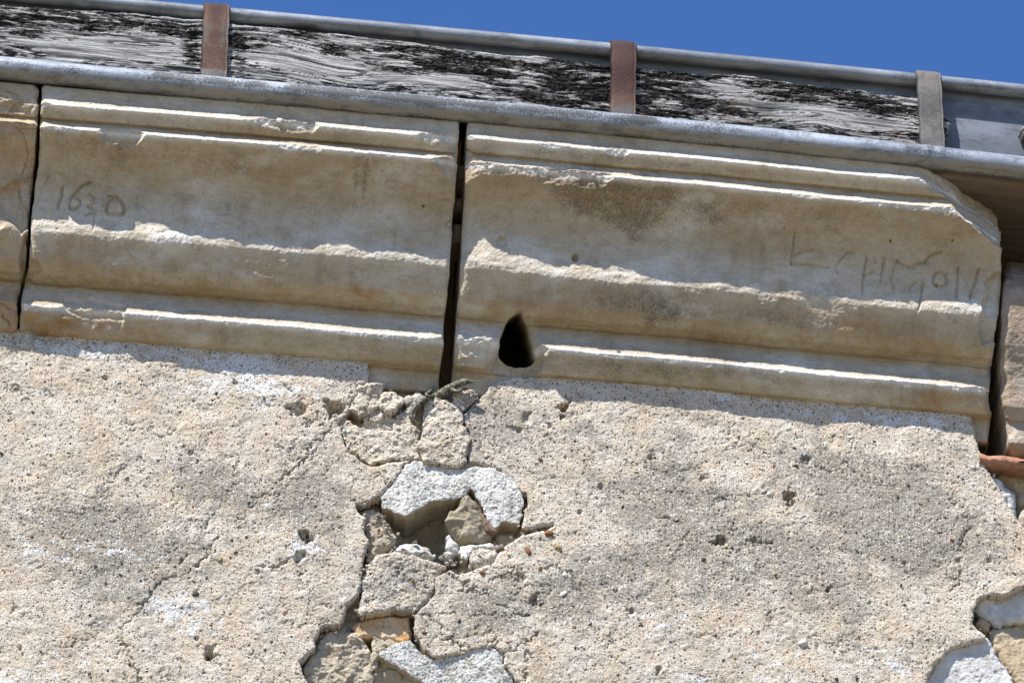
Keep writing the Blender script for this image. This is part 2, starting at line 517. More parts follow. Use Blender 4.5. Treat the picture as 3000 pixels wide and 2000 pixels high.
def mat_wood(name):
    t = NT(name)
    g = t.noise(1.0, 5, 0.7, t.scale(16.0, 60, 420.0))
    n2 = t.noise(120.0, 4, 0.7, t.scale(0.35, 1, 1))
    sx_ = t.n.new('ShaderNodeSeparateXYZ'); t.l.new(t.co, sx_.inputs[0])
    cb = t.n.new('ShaderNodeCombineXYZ'); t.l.new(sx_.outputs[0], cb.inputs[0]); t.l.new(t.attr('grain'), cb.inputs[2])
    def gscale(a, b):
        m = t.n.new('ShaderNodeVectorMath'); m.operation = 'MULTIPLY'
        t.l.new(cb.outputs[0], m.inputs[0]); m.inputs[1].default_value = (a, 1.0, b)
        return m.outputs[0]
    g = t.noise(1.0, 4, 0.7, gscale(11.0, 330.0))
    c = t.mix(t.ramp(g, 0.40, 0.60), (0.19, 0.18, 0.172), (0.49, 0.48, 0.47))
    g3 = t.noise(1.0, 3, 0.65, gscale(7.0, 170.0))
    c = t.mix(t.math('MULTIPLY', t.math('SUBTRACT', 1.0, t.ramp(g3, 0.33, 0.43)), 0.9), c, (0.02, 0.018, 0.016))
    c = t.mix(t.math('MULTIPLY', t.ramp(n2, 0.5, 0.72), 0.55), c, (0.22, 0.195, 0.18))
    c = t.mix(t.math('MULTIPLY', t.attr('brown'), t.ramp(n2, 0.35, 0.6)), c, (0.14, 0.075, 0.045))
    d = t.math('ADD', t.attr('dark'), t.math('MULTIPLY', t.math('SUBTRACT', t.noise(1.0, 4, 0.8, gscale(55.0, 430.0)), 0.5), 2.0))
    c = t.mix(t.ramp(d, 0.38, 0.54), c, (0.020, 0.018, 0.016))
    t.bump(t.math('ADD', g, t.noise(420.0, 3, 0.7)), 0.0022, 1.0)
    return t.done(c, 0.88, 0.15)

def mat_flat(name, a, b, sc=40.0, rough=0.9, bump=0.001, spec=0.15, sx=1.0):
    t = NT(name)
    n = t.noise(sc, 5, 0.65, t.scale(sx, 1, 1))
    c = t.mix(t.ramp(n, 0.35, 0.7), a, b)
    t.bump(t.noise(sc * 6, 4, 0.7, t.scale(sx, 1, 1)), bump, 0.8)
    return t.done(c, rough, spec)

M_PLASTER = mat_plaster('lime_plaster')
M_MORTAR = mat_stone('tan_mortar', (0.43, 0.365, 0.275), (0.56, 0.49, 0.38), (0.31, 0.25, 0.175), 40.0, 0.003)
M_LIME = mat_limestone('carved_limestone')
M_LIME_O = mat_limestone('ochre_limestone', (0.52, 0.44, 0.33), (0.40, 0.295, 0.175), (0.62, 0.56, 0.46), 0.75)
M_LIME_P = mat_limestone('pinkish_limestone', (0.40, 0.33, 0.265), (0.27, 0.185, 0.125), (0.58, 0.54, 0.48), 0.8)
M_WHITE = mat_white_render('white_render')
M_WSTONE = mat_stone('white_stone', (0.73, 0.715, 0.69), (0.50, 0.485, 0.465), (0.34, 0.325, 0.30), 18.0)
M_TAN = mat_stone('tan_stone', (0.49, 0.405, 0.285), (0.37, 0.285, 0.18), (0.22, 0.17, 0.105), 24.0)
M_OCHRE = mat_stone('rusty_stone', (0.62, 0.50, 0.34), (0.50, 0.26, 0.085), (0.10, 0.05, 0.03), 30.0)
M_GSTONE = mat_stone('brownish_stone', (0.40, 0.345, 0.26), (0.28, 0.235, 0.165), (0.42, 0.31, 0.17), 40.0)
M_FLAKE = mat_stone('brown_flake', (0.25, 0.185, 0.14), (0.17, 0.115, 0.08), (0.12, 0.05, 0.045), 60.0)
M_TILE = mat_flat('terracotta', (0.40, 0.22, 0.155), (0.29, 0.14, 0.09), 60.0)
M_ZINC = mat_zinc('weathered_zinc', True, 1.15, 0.25)
M_ZINC_D = mat_zinc('dark_zinc', True, 0.72, 0.25)
M_SHEET = mat_zinc('dull_zinc_sheet', False, 0.62, 0.0)
M_SHEET.node_tree.nodes['Principled BSDF'].inputs['Specular IOR Level'].default_value = 0.04
M_STRAP = mat_strap('rusty_steel')
M_WOOD = mat_wood('weathered_wood')
M_SOFFIT = mat_flat('old_soffit_wood', (0.21, 0.165, 0.13), (0.12, 0.09, 0.07), 14.0, 0.9, 0.002, 0.15, 0.25)
M_GROUND = mat_flat('dry_gravel', (0.20, 0.165, 0.105), (0.14, 0.12, 0.075), 3.0)
M_CORE = mat_flat('dark_rubble_core', (0.30, 0.24, 0.165), (0.20, 0.155, 0.10), 14.0, 0.95, 0.006)

# ----------------------------------------------------------------------------
# setting: ground and the house wall's core
# ----------------------------------------------------------------------------
GZ = -5.1
gv = [(-60, -60, GZ), (60, -60, GZ), (60, 40, GZ), (-60, 40, GZ)]
link('ground', mesh_np('ground', gv, [[0, 1, 2, 3]], smooth=False), M_GROUND, kind='structure')

wall = link('plastered_wall', None, label='cracked cream lime plaster wall with rubble showing through its holes', cat='wall')
zt = float(unproj(1500, 1180, 0)[2])
zb = float(unproj(1500, 2060, 0)[2])
link('wall_core', box_mesh('wall_core', -2.4, 2.4, 0.46, 0.80, GZ, 0.60), M_CORE, wall)
link('lower_plaster', box_mesh('lower_plaster', -2.4, 2.4, -0.001, 0.129, GZ, zb - 0.085, 0.004), mat_plaster('lower_plaster', use_attr=False), wall)

# ----------------------------------------------------------------------------
# plaster slabs and stones of the wall
# ----------------------------------------------------------------------------
CRACKS_L = [
    [(982, 1226), (960, 1270), (933, 1284), (911, 1306), (893, 1337), (870, 1367), (830, 1403), (826, 1427), (803, 1443), (737, 1460), (732, 1483), (696, 1523)],
    [(640, 1500), (612, 1530), (595, 1548)],
    [(632, 1566), (628, 1585), (610, 1620), (585, 1655), (530, 1685), (480, 1700), (440, 1735), (428, 1755), (415, 1782), (375, 1818), (360, 1845), (362, 1885), (385, 1935), (408, 1975), (410, 2010)],
    [(745, 1668), (800, 1665), (850, 1640), (885, 1625)],
    [(0, 1122), (22, 1128), (35, 1135), (55, 1145)],
    [(30, 1000), (45, 985), (48, 1015)],
    [(1030, 1452), (1040, 1462), (1080, 1470), (1112, 1457)],
    [(1108, 1398), (1125, 1405), (1132, 1420), (1150, 1425)],
    [(900, 1235), (930, 1240), (960, 1225)],
]
CRACKS_R = [
    [(1378, 1280), (1398, 1285), (1405, 1312), (1425, 1340), (1448, 1362)],
    [(2828, 1545), (2822, 1590), (2818, 1620), (2812, 1670), (2805, 1710), (2790, 1725)],
    [(1605, 1665), (1635, 1662), (1660, 1675), (1690, 1715), (1705, 1740), (1720, 1745)],
    [(1765, 1690), (1768, 1720), (1800, 1728)],
    [(1580, 1858), (1550, 1878), (1515, 1895), (1495, 1915)],
    [(1545, 1915), (1545, 1955), (1530, 1985)],
    [(1452, 1880), (1400, 1905), (1355, 1905)],
    [(1285, 1870), (1330, 1885), (1350, 1900)],
    [(2185, 1590), (2225, 1594), (2262, 1594)],
    [(1925, 1515), (1955, 1522), (1985, 1535)],
    [(1705, 1640), (1730, 1650)],
    [(1325, 1680), (1365, 1720), (1420, 1740), (1460, 1765), (1500, 1790), (1560, 1800)],
    [(1215, 1790), (1260, 1800), (1300, 1850)],
]
PITS = [  # px, py, radius px, depth m
    (615, 1922, 15, 0.03), (612, 1900, 17, 0.006), (1652, 1195, 17, 0.022), (890, 1570, 16, 0.012), (905, 1577, 13, 0.02), (878, 1628, 12, 0.014),
    (880, 1200, 17, 0.010), (868, 1196, 22, 0.007), (988, 1192, 26, 0.016), (965, 1188, 18, 0.010), (2306, 1452, 15, 0.015), (2318, 1468, 12, 0.010), (2115, 1584, 17, 0.012),
    (2100, 1590, 9, 0.007), (310, 1107, 9, 0.006), (690, 1122, 9, 0.005), (575, 1870, 7, 0.004), (1530, 1700, 16, 0.004), (2365, 1352, 14, 0.006), (60, 1900, 10, 0.006),
    (533, 1640, 8, 0.007), (1566, 1760, 18, 0.006), (1850, 1790, 9, 0.007), (1930, 1960, 10, 0.006), (2425, 1730, 10, 0.006), (2060, 1400, 12, 0.004),
    (45, 1785, 16, 0.003), (1700, 1500, 10, 0.004), (560, 1325, 8, 0.004), (2650, 1650, 9, 0.004), (375, 1405, 8, 0.004), (2900, 1640, 8, 0.004),
    (1905, 1340, 9, 0.004), (1760, 1420, 10, 0.004), (1520, 1260, 10, 0.004), (1610, 1250, 11, 0.004), (1540, 1225, 12, 0.005),
]

def plaster_relief(cracks, amp=1.0, seed=5, lowf=1.0, hair=()):
    def f(X, Z, PX, PY, sd):
        h = 0.0032 * lowf * fbm(X * 5, Z * 5, seed, 3) + 0.0019 * fbm(X * 22, Z * 30, seed + 9, 5, 0.55) * amp
        h = h + 0.0006 * fbm(X * 130, Z * 150, seed + 15, 3, 0.6) * amp
        f1, f2, idd = worley(X * 170, Z * 190, seed + 21)
        h = h + np.where(idd > 0.7, 0.0011 * (idd - 0.5) * amp, 0) * (1 - sstep(0.12, 0.5, f1))
        wx, wz = 0.45 * vnoise(X * 300, Z * 300, 63), 0.45 * vnoise(X * 300, Z * 300, 64)
        f1, f2, idd = worley(X * 150 + wx, Z * 190 + wz, seed + 41)
        h = h - np.where(idd < 0.16, 0.0030 * (0.4 + idd * 4), 0) * (1 - sstep(0.05, 0.22 + idd, f1)) * amp
        h = h + 0.0006 * (np.random.RandomState(seed).rand(*X.shape) - 0.5) * amp
        w = 0.35 * fbm(X * 90, Z * 90, seed + 51, 3)
        cr = fbm(X * 20 + 3, Z * 24, seed + 71, 5, 0.55)
        h = h + 0.0007 * sstep(-0.06, 0.03, cr) + 0.0006 * sstep(0.18, 0.26, cr)
        if cracks:
            qx, qy = PX + 22 * fbm(X * 110, Z * 110, 77, 3, 0.6), PY + 22 * fbm(X * 110, Z * 110, 177, 3, 0.6)
            fade = sstep(-0.35, 0.2, fbm(X * 14, Z * 14, 83, 2)) * 0.5 + 0.5
        for c in cracks:
            d = seg_dist(qx, qy, c)
            h = h - fade * 0.0042 * np.exp(-(d / (2.2 * (1 + w))) ** 2) - 0.0006 * np.exp(-(d / 9.0) ** 2)
        for c in hair:
            h = h - 0.0022 * np.exp(-(seg_dist(qx, qy, c) / 1.9) ** 2)
        for (x, y, r, dep) in PITS:
            m = (np.abs(PX - x) < r * 2.5) & (np.abs(PY - y) < r * 2.5)
            if m.any():
                dd = np.hypot(PX[m] - x, PY[m] - y) / r * (1 + 1.0 * fbm(X[m] * 110, Z[m] * 110, 91, 4, 0.65))
                h[m] -= dep * (1 - sstep(0.35, 1.1, dd)) * (1 + 0.5 * fbm(X[m] * 200, Z[m] * 200, 93, 2))
        return h
    return f

GREYS = [(1950, 1440, 230, 130, 20), (2250, 1640, 260, 120, 20), (1600, 1750, 150, 90, 10), (1500, 1250, 120, 90, 0), (2600, 1480, 230, 120, 15),
         (300, 1560, 330, 110, 15), (650, 1430, 190, 70, 20), (900, 1480, 120, 110, 0), (330, 1700, 160, 70, 10), (1850, 1680, 180, 90, 0), (2750, 1600, 130, 90, 0),
         (1200, 1720, 120, 70, 0), (1420, 1800, 110, 70, 0), (2060, 1740, 60, 40, 0), (2620, 1600, 70, 50, 30), (2740, 1870, 60, 30, 10), (2400, 1360, 160, 50, 10)]
_rc = np.random.RandomState(909)
def hairlines(n, x0, x1, y0, y1):
    out = []
    for _ in range(n):
        p = np.array((_rc.uniform(x0, x1), _rc.uniform(y0, y1))); a = _rc.uniform(0, 6.28); pts = [tuple(p)]
        for _k in range(_rc.randint(3, 8)):
            a += _rc.normal() * 0.55
            p = p + _rc.uniform(14, 34) * np.array((math.cos(a), math.sin(a))); pts.append(tuple(p))
        out.append(pts)
    return out
HAIR_L, HAIR_R = hairlines(16, 60, 1000, 1180, 1980) + hairlines(8, 900, 1160, 1240, 1480), hairlines(20, 1450, 2850, 1230, 1980) + hairlines(10, 1280, 1560, 1650, 1900)
WHITES = [(120, 1630, 90, 40, 10), (420, 1620, 110, 30, 5), (520, 1780, 120, 60, 20), (250, 1960, 160, 40, 0), (2330, 1540, 80, 40, 45), (2260, 1960, 90, 50, 0),
          (2600, 1930, 90, 40, 20), (1880, 1830, 140, 90, 10), (1350, 1780, 40, 40, 0), (1930, 1980, 100, 40, 0), (40, 1985, 100, 40, 0), (2030, 1985, 70, 30, 0),
          (700, 1070, 420, 34, 5.4), (250, 1030, 260, 20, 5), (1900, 1135, 330, 26, 5), (640, 1130, 300, 40, 5), (880, 1600, 60, 60, 0), (2600, 1230, 260, 22, 5)]

def plaster_attrs(X, Z, PX, PY, sd, H):
    g = np.full(X.shape, -0.28); w = np.full(X.shape, -0.30)
    for b in GREYS: g = g + 0.85 * blob(PX, PY, *b)
    for b in WHITES: w = w + 0.9 * blob(PX, PY, *b)
    return {'grey': np.clip(g, -0.5, 0.9), 'white': np.clip(w, -0.4, 0.7)}

LEFT_POLY = [(-330, 925), (0, 957), (540, 1008), (1080, 1060), (1081, 1090), (1073, 1124), (1046, 1128), (1048, 1150), (1028, 1180), (1028, 1200), (1010, 1215), (992, 1240), (1010, 1300), (1022, 1322), (1088, 1368),
             (1136, 1352), (1198, 1348), (1180, 1364), (1168, 1390), (1140, 1425), (1112, 1458), (1095, 1460), (1060, 1478), (1040, 1470), (1050, 1497), (1072, 1514), (1066, 1550), (1080, 1586),
             (1067, 1640), (1059, 1670), (1061, 1703), (1052, 1737), (1035, 1756), (1017, 1774), (1012, 1800), (998, 1828), (951, 1831), (924, 1871), (919, 1903), (878, 1938), (886, 1970), (904, 2010), (925, 2195), (-330, 2080)]
RIGHT_POLY = [(1422, 1150), (1436, 1120), (1500, 1104), (1600, 1100), (2000, 1128), (2846, 1211), (2850, 1245), (2862, 1300), (2880, 1340), (2890, 1372), (2912, 1402), (2950, 1470), (3000, 1545), (3100, 1620), (3300, 1680), (3300, 1700), (3100, 1700), (3000, 1717),
              (2940, 1742), (2872, 1747), (2850, 1790), (2850, 1828), (2888, 1858), (2885, 1870), (2790, 1897), (2742, 1940), (2720, 1985), (2700, 2050), (2690, 2365), (1570, 2255), (1545, 2040), (1500, 1972), (1474, 1946), (1482, 1920),
              (1445, 1893), (1350, 1912), (1275, 1925), (1240, 1902), (1228, 1868), (1212, 1820), (1215, 1795), (1247, 1772), (1276, 1737), (1272, 1690), (1320, 1668), (1345, 1682), (1400, 1665), (1440, 1655), (1455, 1625),
              (1482, 1597), (1530, 1566), (1600, 1552), (1622, 1538), (1570, 1544), (1528, 1550), (1534, 1510), (1546, 1470), (1540, 1446), (1512, 1432), (1502, 1400), (1452, 1370), (1374, 1354), (1371, 1312), (1383, 1278),
              (1376, 1260), (1362, 1235), (1358, 1212), (1380, 1190), (1403, 1165)]
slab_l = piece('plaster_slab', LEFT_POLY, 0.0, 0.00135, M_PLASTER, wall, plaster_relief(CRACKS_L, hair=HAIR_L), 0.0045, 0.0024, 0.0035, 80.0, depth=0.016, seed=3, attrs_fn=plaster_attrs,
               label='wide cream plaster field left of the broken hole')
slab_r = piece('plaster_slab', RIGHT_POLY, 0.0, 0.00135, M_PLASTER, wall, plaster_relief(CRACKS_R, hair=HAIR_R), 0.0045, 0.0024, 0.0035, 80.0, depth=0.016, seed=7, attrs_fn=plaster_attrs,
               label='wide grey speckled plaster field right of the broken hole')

def stone_relief(seed, amp=0.004, facet=0.006, fs=28.0):
    def f(X, Z, PX, PY, sd):
        f1, f2, idd = worley(X * fs + 0.3 * fbm(X * 40, Z * 40, seed), Z * fs, seed + 60)
        h = amp * fbm(X * 22, Z * 26, seed + 2, 4) + facet * (idd - 0.5) * sstep(0.0, 0.35, f2 - f1) + 0.0012 * fbm(X * 170, Z * 170, seed + 7, 3, 0.6)
        return h
    return f

# loose plaster fragments between the two fields
def crumble(k):
    pr, sr = plaster_relief([], 1.5, 5 + 3 * k, 1.0), stone_relief(640 + 5 * k, 0.003, 0.0025 if k in (3, 4, 7, 8) else 0.006, 60.0)
    return lambda X, Z, PX, PY, sd: pr(X, Z, PX, PY, sd) + sr(X, Z, PX, PY, sd)
FRAGS = [
    ([(1047, 1130), (1075, 1125), (1118, 1128), (1124, 1160), (1105, 1185), (1082, 1207), (1050, 1212), (1030, 1195), (1030, 1180), (1050, 1152)], 0.000, 0.012, 0.007),
    ([(1115, 1165), (1128, 1148), (1152, 1148), (1183, 1166), (1175, 1185), (1152, 1207), (1128, 1200), (1116, 1182)], 0.004, 0.012, 0.007),
    ([(1070, 1222), (1090, 1210), (1112, 1198), (1140, 1212), (1156, 1230), (1150, 1255), (1100, 1260), (1060, 1248)], -0.010, 0.010, 0.005),
    ([(1012, 1222), (1050, 1252), (1098, 1264), (1150, 1262), (1160, 1225), (1205, 1188), (1215, 1200), (1203, 1238), (1226, 1262), (1222, 1300), (1236, 1346), (1200, 1340), (1134, 1346), (1090, 1360), (1024, 1316), (1014, 1298), (996, 1242)], -0.006, 0.008, 0.004),
    ([(1252, 1172), (1285, 1164), (1318, 1172), (1340, 1192), (1352, 1212), (1356, 1238), (1368, 1264), (1376, 1276), (1366, 1312), (1366, 1350), (1344, 1370), (1300, 1362), (1242, 1350), (1226, 1300), (1238, 1262), (1244, 1225), (1246, 1195)], 0.004, 0.012, 0.007),
    ([(1330, 1152), (1352, 1146), (1384, 1150), (1402, 1163), (1376, 1187), (1354, 1207), (1344, 1190), (1326, 1176)], 0.000, 0.008, 0.005),
    ([(1188, 1168), (1206, 1150), (1222, 1148), (1240, 1160), (1236, 1174), (1214, 1186), (1195, 1184)], -0.004, 0.008, 0.006),
    ([(1372, 1356), (1395, 1360), (1450, 1374), (1440, 1380), (1395, 1378), (1350, 1384), (1345, 1376)], -0.004, 0.006, 0.003),
    ([(1075, 1652), (1108, 1622), (1150, 1618), (1200, 1626), (1260, 1640), (1310, 1660), (1268, 1686), (1272, 1735), (1245, 1768), (1212, 1790), (1152, 1784), (1100, 1792), (1060, 1802), (1048, 1788), (1062, 1750), (1066, 1702)], -0.003, 0.014, 0.008),
    ([(958, 1846), (1000, 1853), (1040, 1853), (1078, 1895), (1090, 1950), (1092, 2070), (915, 2070), (893, 1965), (905, 1930), (940, 1890)], -0.014, 0.020, 0.010),
    ([(1092, 1865), (1120, 1862), (1160, 1880), (1200, 1885), (1180, 1900), (1130, 1905), (1105, 1925), (1098, 1960), (1090, 1930)], -0.016, 0.010, 0.006),
    ([(1385, 1612), (1420, 1606), (1450, 1610), (1460, 1626), (1440, 1650), (1402, 1660), (1382, 1645)], -0.004, 0.010, 0.007),
    ([(1062, 1500), (1090, 1495), (1120, 1510), (1140, 1540), (1155, 1575), (1150, 1600), (1110, 1618), (1078, 1640), (1082, 1588), (1070, 1552), (1076, 1520)], -0.016, 0.012, 0.008),
]
for k, (poly, o, er, ed) in enumerate(FRAGS):
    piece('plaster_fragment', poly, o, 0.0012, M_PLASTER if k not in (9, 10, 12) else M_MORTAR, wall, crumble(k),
          er * 0.35, ed * 0.35, 0.0045, 95.0, depth=0.03, taper=0.04, grow=0.0014, seed=20 + k, attrs_fn=plaster_attrs)

def white_relief(X, Z, PX, PY, sd):
    h = 0.0035 * fbm(X * 16, Z * 16, 301, 3) + 0.0013 * fbm(X * 70, Z * 70, 305, 4, 0.6) + 0.0007 * fbm(X * 260, Z * 260, 309, 2)
    f1, f2, idd = worley(X * 200, Z * 200, 331)
    return h - np.where(idd < 0.2, 0.0009, 0) * (1 - sstep(0.1, 0.4, f1)) + 0.0009 * (np.random.RandomState(5).rand(*X.shape) - 0.5)

STONES = [
    # poly, out, material, edge radius, edge drop, depth, relief, tilt, label
    ([(1185, 1362), (1225, 1352), (1262, 1354), (1300, 1362), (1340, 1370), (1368, 1374), (1392, 1368), (1450, 1372), (1499, 1402), (1520, 1440), (1535, 1470), (1527, 1500), (1522, 1532), (1470, 1526),
      (1450, 1545), (1436, 1528), (1420, 1496), (1402, 1464), (1386, 1444), (1378, 1432), (1366, 1446), (1330, 1459), (1262, 1466), (1236, 1482), (1190, 1511), (1170, 1502), (1120, 1482), (1116, 1456), (1146, 1420), (1170, 1392)],
     -0.002, M_WHITE, 0.0025, 0.001, 0.085, white_relief, (0, 0.03), 'broken white render face over the hole'),
    ([(1112, 1908), (1150, 1893), (1198, 1880), (1232, 1912), (1270, 1932), (1350, 1917), (1440, 1898), (1478, 1922), (1470, 1946), (1497, 1976), (1540, 2070), (1330, 2070), (1252, 1998), (1190, 1966), (1112, 1926)],
     -0.006, M_WHITE, 0.0025, 0.001, 0.07, white_relief, (0, 0.12), 'broken white render face at the bottom'),
    ([(1030, 1832), (1070, 1812), (1110, 1803), (1198, 1806), (1206, 1850), (1200, 1888), (1150, 1878), (1100, 1862), (1042, 1872)], -0.016, M_OCHRE, 0.006, 0.004, 0.05, stone_relief(401, 0.003, 0.004), (0, 0), 'rust-stained stone in the lower hole'),
    ([(1374, 1446), (1384, 1456), (1398, 1474), (1412, 1498), (1425, 1530), (1448, 1556), (1440, 1572), (1410, 1590), (1370, 1584), (1340, 1570), (1318, 1548), (1304, 1520), (1318, 1492), (1340, 1480), (1352, 1458)], -0.005, M_GSTONE, 0.012, 0.010, 0.06, stone_relief(411, 0.004, 0.007, 40.0), (0, 0.15), 'ochre stone wedged in the hole'),
    ([(1148, 1618), (1162, 1590), (1190, 1576), (1225, 1578), (1255, 1596), (1275, 1622), (1272, 1634), (1220, 1628), (1175, 1622)], -0.014, M_WHITE, 0.012, 0.010, 0.05, stone_relief(421, 0.003, 0.003), (0, -0.3), None),
    ([(1306, 1562), (1316, 1556), (1330, 1572), (1352, 1590), (1350, 1614), (1330, 1622), (1312, 1608), (1305, 1585)], -0.020, M_WSTONE, 0.010, 0.008, 0.04, stone_relief(431, 0.003, 0.004), (0, 0), None),
    ([(1300, 1612), (1316, 1606), (1332, 1616), (1330, 1634), (1305, 1634)], -0.010, M_WHITE, 0.007, 0.006, 0.04, stone_relief(436, 0.002, 0.002), (0, 0), None),
    ([(1346, 1612), (1352, 1594), (1372, 1588), (1420, 1590), (1470, 1586), (1478, 1594), (1452, 1606), (1400, 1604), (1378, 1622), (1368, 1642), (1350, 1634)], -0.006, M_WHITE, 0.006, 0.004, 0.04, stone_relief(441, 0.002, 0.003), (0, -0.2), None),
    ([(1060, 1478), (1098, 1466), (1114, 1470), (1122, 1492), (1110, 1502), (1078, 1506)], -0.030, M_LIME_P, 0.010, 0.006, 0.03, stone_relief(446, 0.002, 0.003), (0, 0), None),
    # right edge of the picture
    ([(2904, 1392), (2938, 1412), (2976, 1440), (2982, 1462), (2980, 1540), (2960, 1500), (2935, 1450), (2915, 1420)], -0.010, M_WSTONE, 0.008, 0.006, 0.05, stone_relief(451, 0.003, 0.006), (-0.3, 0), 'sharp white stone under the terracotta tile'),
    ([(2895, 1380), (2950, 1372), (3010, 1378), (3060, 1390), (3060, 1480), (3000, 1486), (2984, 1500), (2975, 1436), (2935, 1405)], -0.028, M_TAN, 0.012, 0.008, 0.05, stone_relief(461, 0.004, 0.008, 45.0), (0, 0), 'pale tan stone below the terracotta tile'),
    ([(2990, 1490), (3020, 1476), (3080, 1480), (3100, 1600), (3040, 1600), (2996, 1560), (2986, 1520)], -0.016, M_LIME_P, 0.012, 0.010, 0.05, stone_relief(466, 0.003, 0.004), (0, 0), None),
    ([(2852, 1782), (2878, 1748), (2940, 1738), (3000, 1712), (3100, 1690), (3100, 1800), (3000, 1812), (2960, 1820), (2934, 1828), (2890, 1808)], -0.013, M_WSTONE, 0.010, 0.006, 0.05, stone_relief(471, 0.004, 0.006), (0, 0.05), 'upper white stone at the broken plaster edge'),
    ([(2868, 1800), (2890, 1806), (2905, 1822), (2898, 1846), (2880, 1840), (2860, 1826)], -0.018, M_TAN, 0.006, 0.006, 0.04, stone_relief(476, 0.003, 0.004), (0, 0), None),
    ([(2902, 1838), (2930, 1832), (2960, 1824), (3000, 1816), (3110, 1800), (3110, 2080), (3010, 2080), (2978, 2000), (2930, 1925), (2898, 1880)], -0.024, M_TAN, 0.010, 0.006, 0.05, stone_relief(481, 0.004, 0.003, 12.0), (0, -0.1), 'large tan stone at the lower right edge'),
    ([(2892, 1866), (2912, 1905), (2940, 1945), (2968, 1984), (2972, 2000), (2950, 2070), (2680, 2070), (2715, 1985), (2742, 1935), (2790, 1890)], -0.011, M_WSTONE, 0.007, 0.004, 0.05, stone_relief(491, 0.003, 0.002, 14.0), (0, 0.06), 'lower white stone at the broken plaster edge'),
]
for (poly, o, m, er, ed, dep, rel, tl, lab) in STONES:
    piece('stone' if m is not M_WHITE else 'render_chunk', poly, o, 0.0012, m, wall, rel, er * 0.8, ed, 0.0042, 95.0, depth=dep, taper=0.05, tilt=tl, seed=int(poly[0][0]) % 97 + 3, label=lab, skirt_mat=M_MORTAR if m is M_WHITE else None)
# brown flake leaning on the wedged stone
piece('stone_flake', [(1376, 1448), (1386, 1458), (1400, 1474), (1410, 1488), (1412, 1500), (1424, 1520), (1440, 1540), (1454, 1560), (1448, 1564), (1424, 1552), (1410, 1536), (1404, 1515), (1398, 1490), (1384, 1466)], -0.004, 0.001, M_FLAKE, wall,
      stone_relief(501, 0.002, 0.003, 60.0), 0.004, 0.002, 0.001, depth=0.008, tilt=(0.5, 0.1), seed=9)
# mortar and rubble behind everything
def backing_relief(X, Z, PX, PY, sd):
    h = stone_relief(601, 0.008, 0.014, 45.0)(X, Z, PX, PY, sd)
    h = h - 0.075 * blob(PX, PY, 1260, 1560, 90, 75) ** 0.5 - 0.03 * blob(PX, PY, 1180, 1860, 120, 60)
    return h
piece('mortar_backing', [(840, 1085), (1330, 1150), (1660, 1165), (1660, 2085), (840, 2085)], -0.026, 0.0020, M_MORTAR, wall, backing_relief, depth=0.02, edge_amp=0, seed=60)
piece('mortar_backing', [(2640, 1240), (2880, 1330), (3320, 1380), (3320, 2085), (2640, 2085)], -0.040, 0.003, M_MORTAR, wall, stone_relief(611, 0.006, 0.010, 26.0), depth=0.02, edge_amp=0, seed=61)

# curved terracotta tile built into the wall
def make_tile():
    a = unproj(2868, 1345, 0.0); b = unproj(3160, 1375, 0.0)
    n, m_ = 90, 22
    V = []
    for i in range(n):
        t = i / (n - 1)
        c = a + (b - a) * t
        for j in range(m_):
            s = j / (m_ - 1) * 2 * math.pi
            # flattened, rounded front lip
            ox, oz = math.cos(s), math.sin(s)
            o = -0.045 + 0.052 * np.sign(ox) * abs(ox) ** 0.5
            z = 0.0125 * np.sign(oz) * abs(oz) ** 0.75 - 0.010 * (o / 0.06)
            nz = 0.0018 * float(fbm(np.array(t * 9.0), np.array(j * 0.4), 71, 4))
            V.append((c[0], -(o + nz), c[2] + z + nz))
    q = []
    for i in range(n - 1):
        for j in range(m_ - 1):
            k = i * m_ + j
            q.append((k, k + 1, k + m_ + 1, k + m_))
    return link('tile', mesh_np('tile', V, q), M_TILE, wall, label='terracotta tile laid flat in the wall at right')
make_tile()

# gravel in the plaster: single pebbles
def pebble_mesh(name, seed, ang=0.35, mat=None):
    bm = bmesh.new()
    bmesh.ops.create_icosphere(bm, subdivisions=2, radius=1.0)
    rs = np.random.RandomState(seed)
    dirs = rs.normal(size=(6, 3)); dirs /= np.linalg.norm(dirs, axis=1)[:, None]
    for v in bm.verts:
        p = np.array(v.co)
        for d in dirs:
            e = p @ d - (0.62 + 0.2 * rs.rand() * 0)
            if e > 0: p = p - d * e * 0.85
        v.co = Vector(p * np.array((1.0, 0.75, 0.8)))
    for f in bm.faces: f.smooth = True
    me = bpy.data.meshes.new(name); bm.to_mesh(me); bm.free()
    me.materials.append(mat)
    return me
PEB_M = {'dark': mat_flat('dark_gravel', (0.10, 0.09, 0.08), (0.05, 0.045, 0.04), 300.0), 'orange': mat_flat('orange_gravel', (0.27, 0.125, 0.055), (0.17, 0.075, 0.035), 300.0, 0.8),
         'pale': mat_flat('pale_gravel', (0.74, 0.71, 0.66), (0.60, 0.57, 0.52), 300.0), 'tan': mat_flat('tan_gravel', (0.46, 0.34, 0.20), (0.36, 0.24, 0.13), 300.0)}
CRUMB = {k: [pebble_mesh('rubble_crumb', 760 + i * 11, mat=m) for i in range(3)] for k, m in (('tan', M_TAN), ('pale', M_WSTONE), ('mort', M_PLASTER))}
PEB = {k: [pebble_mesh('gravel', 700 + i * 7 + len(k), mat=m) for i in range(3)] for k, m in PEB_M.items()}
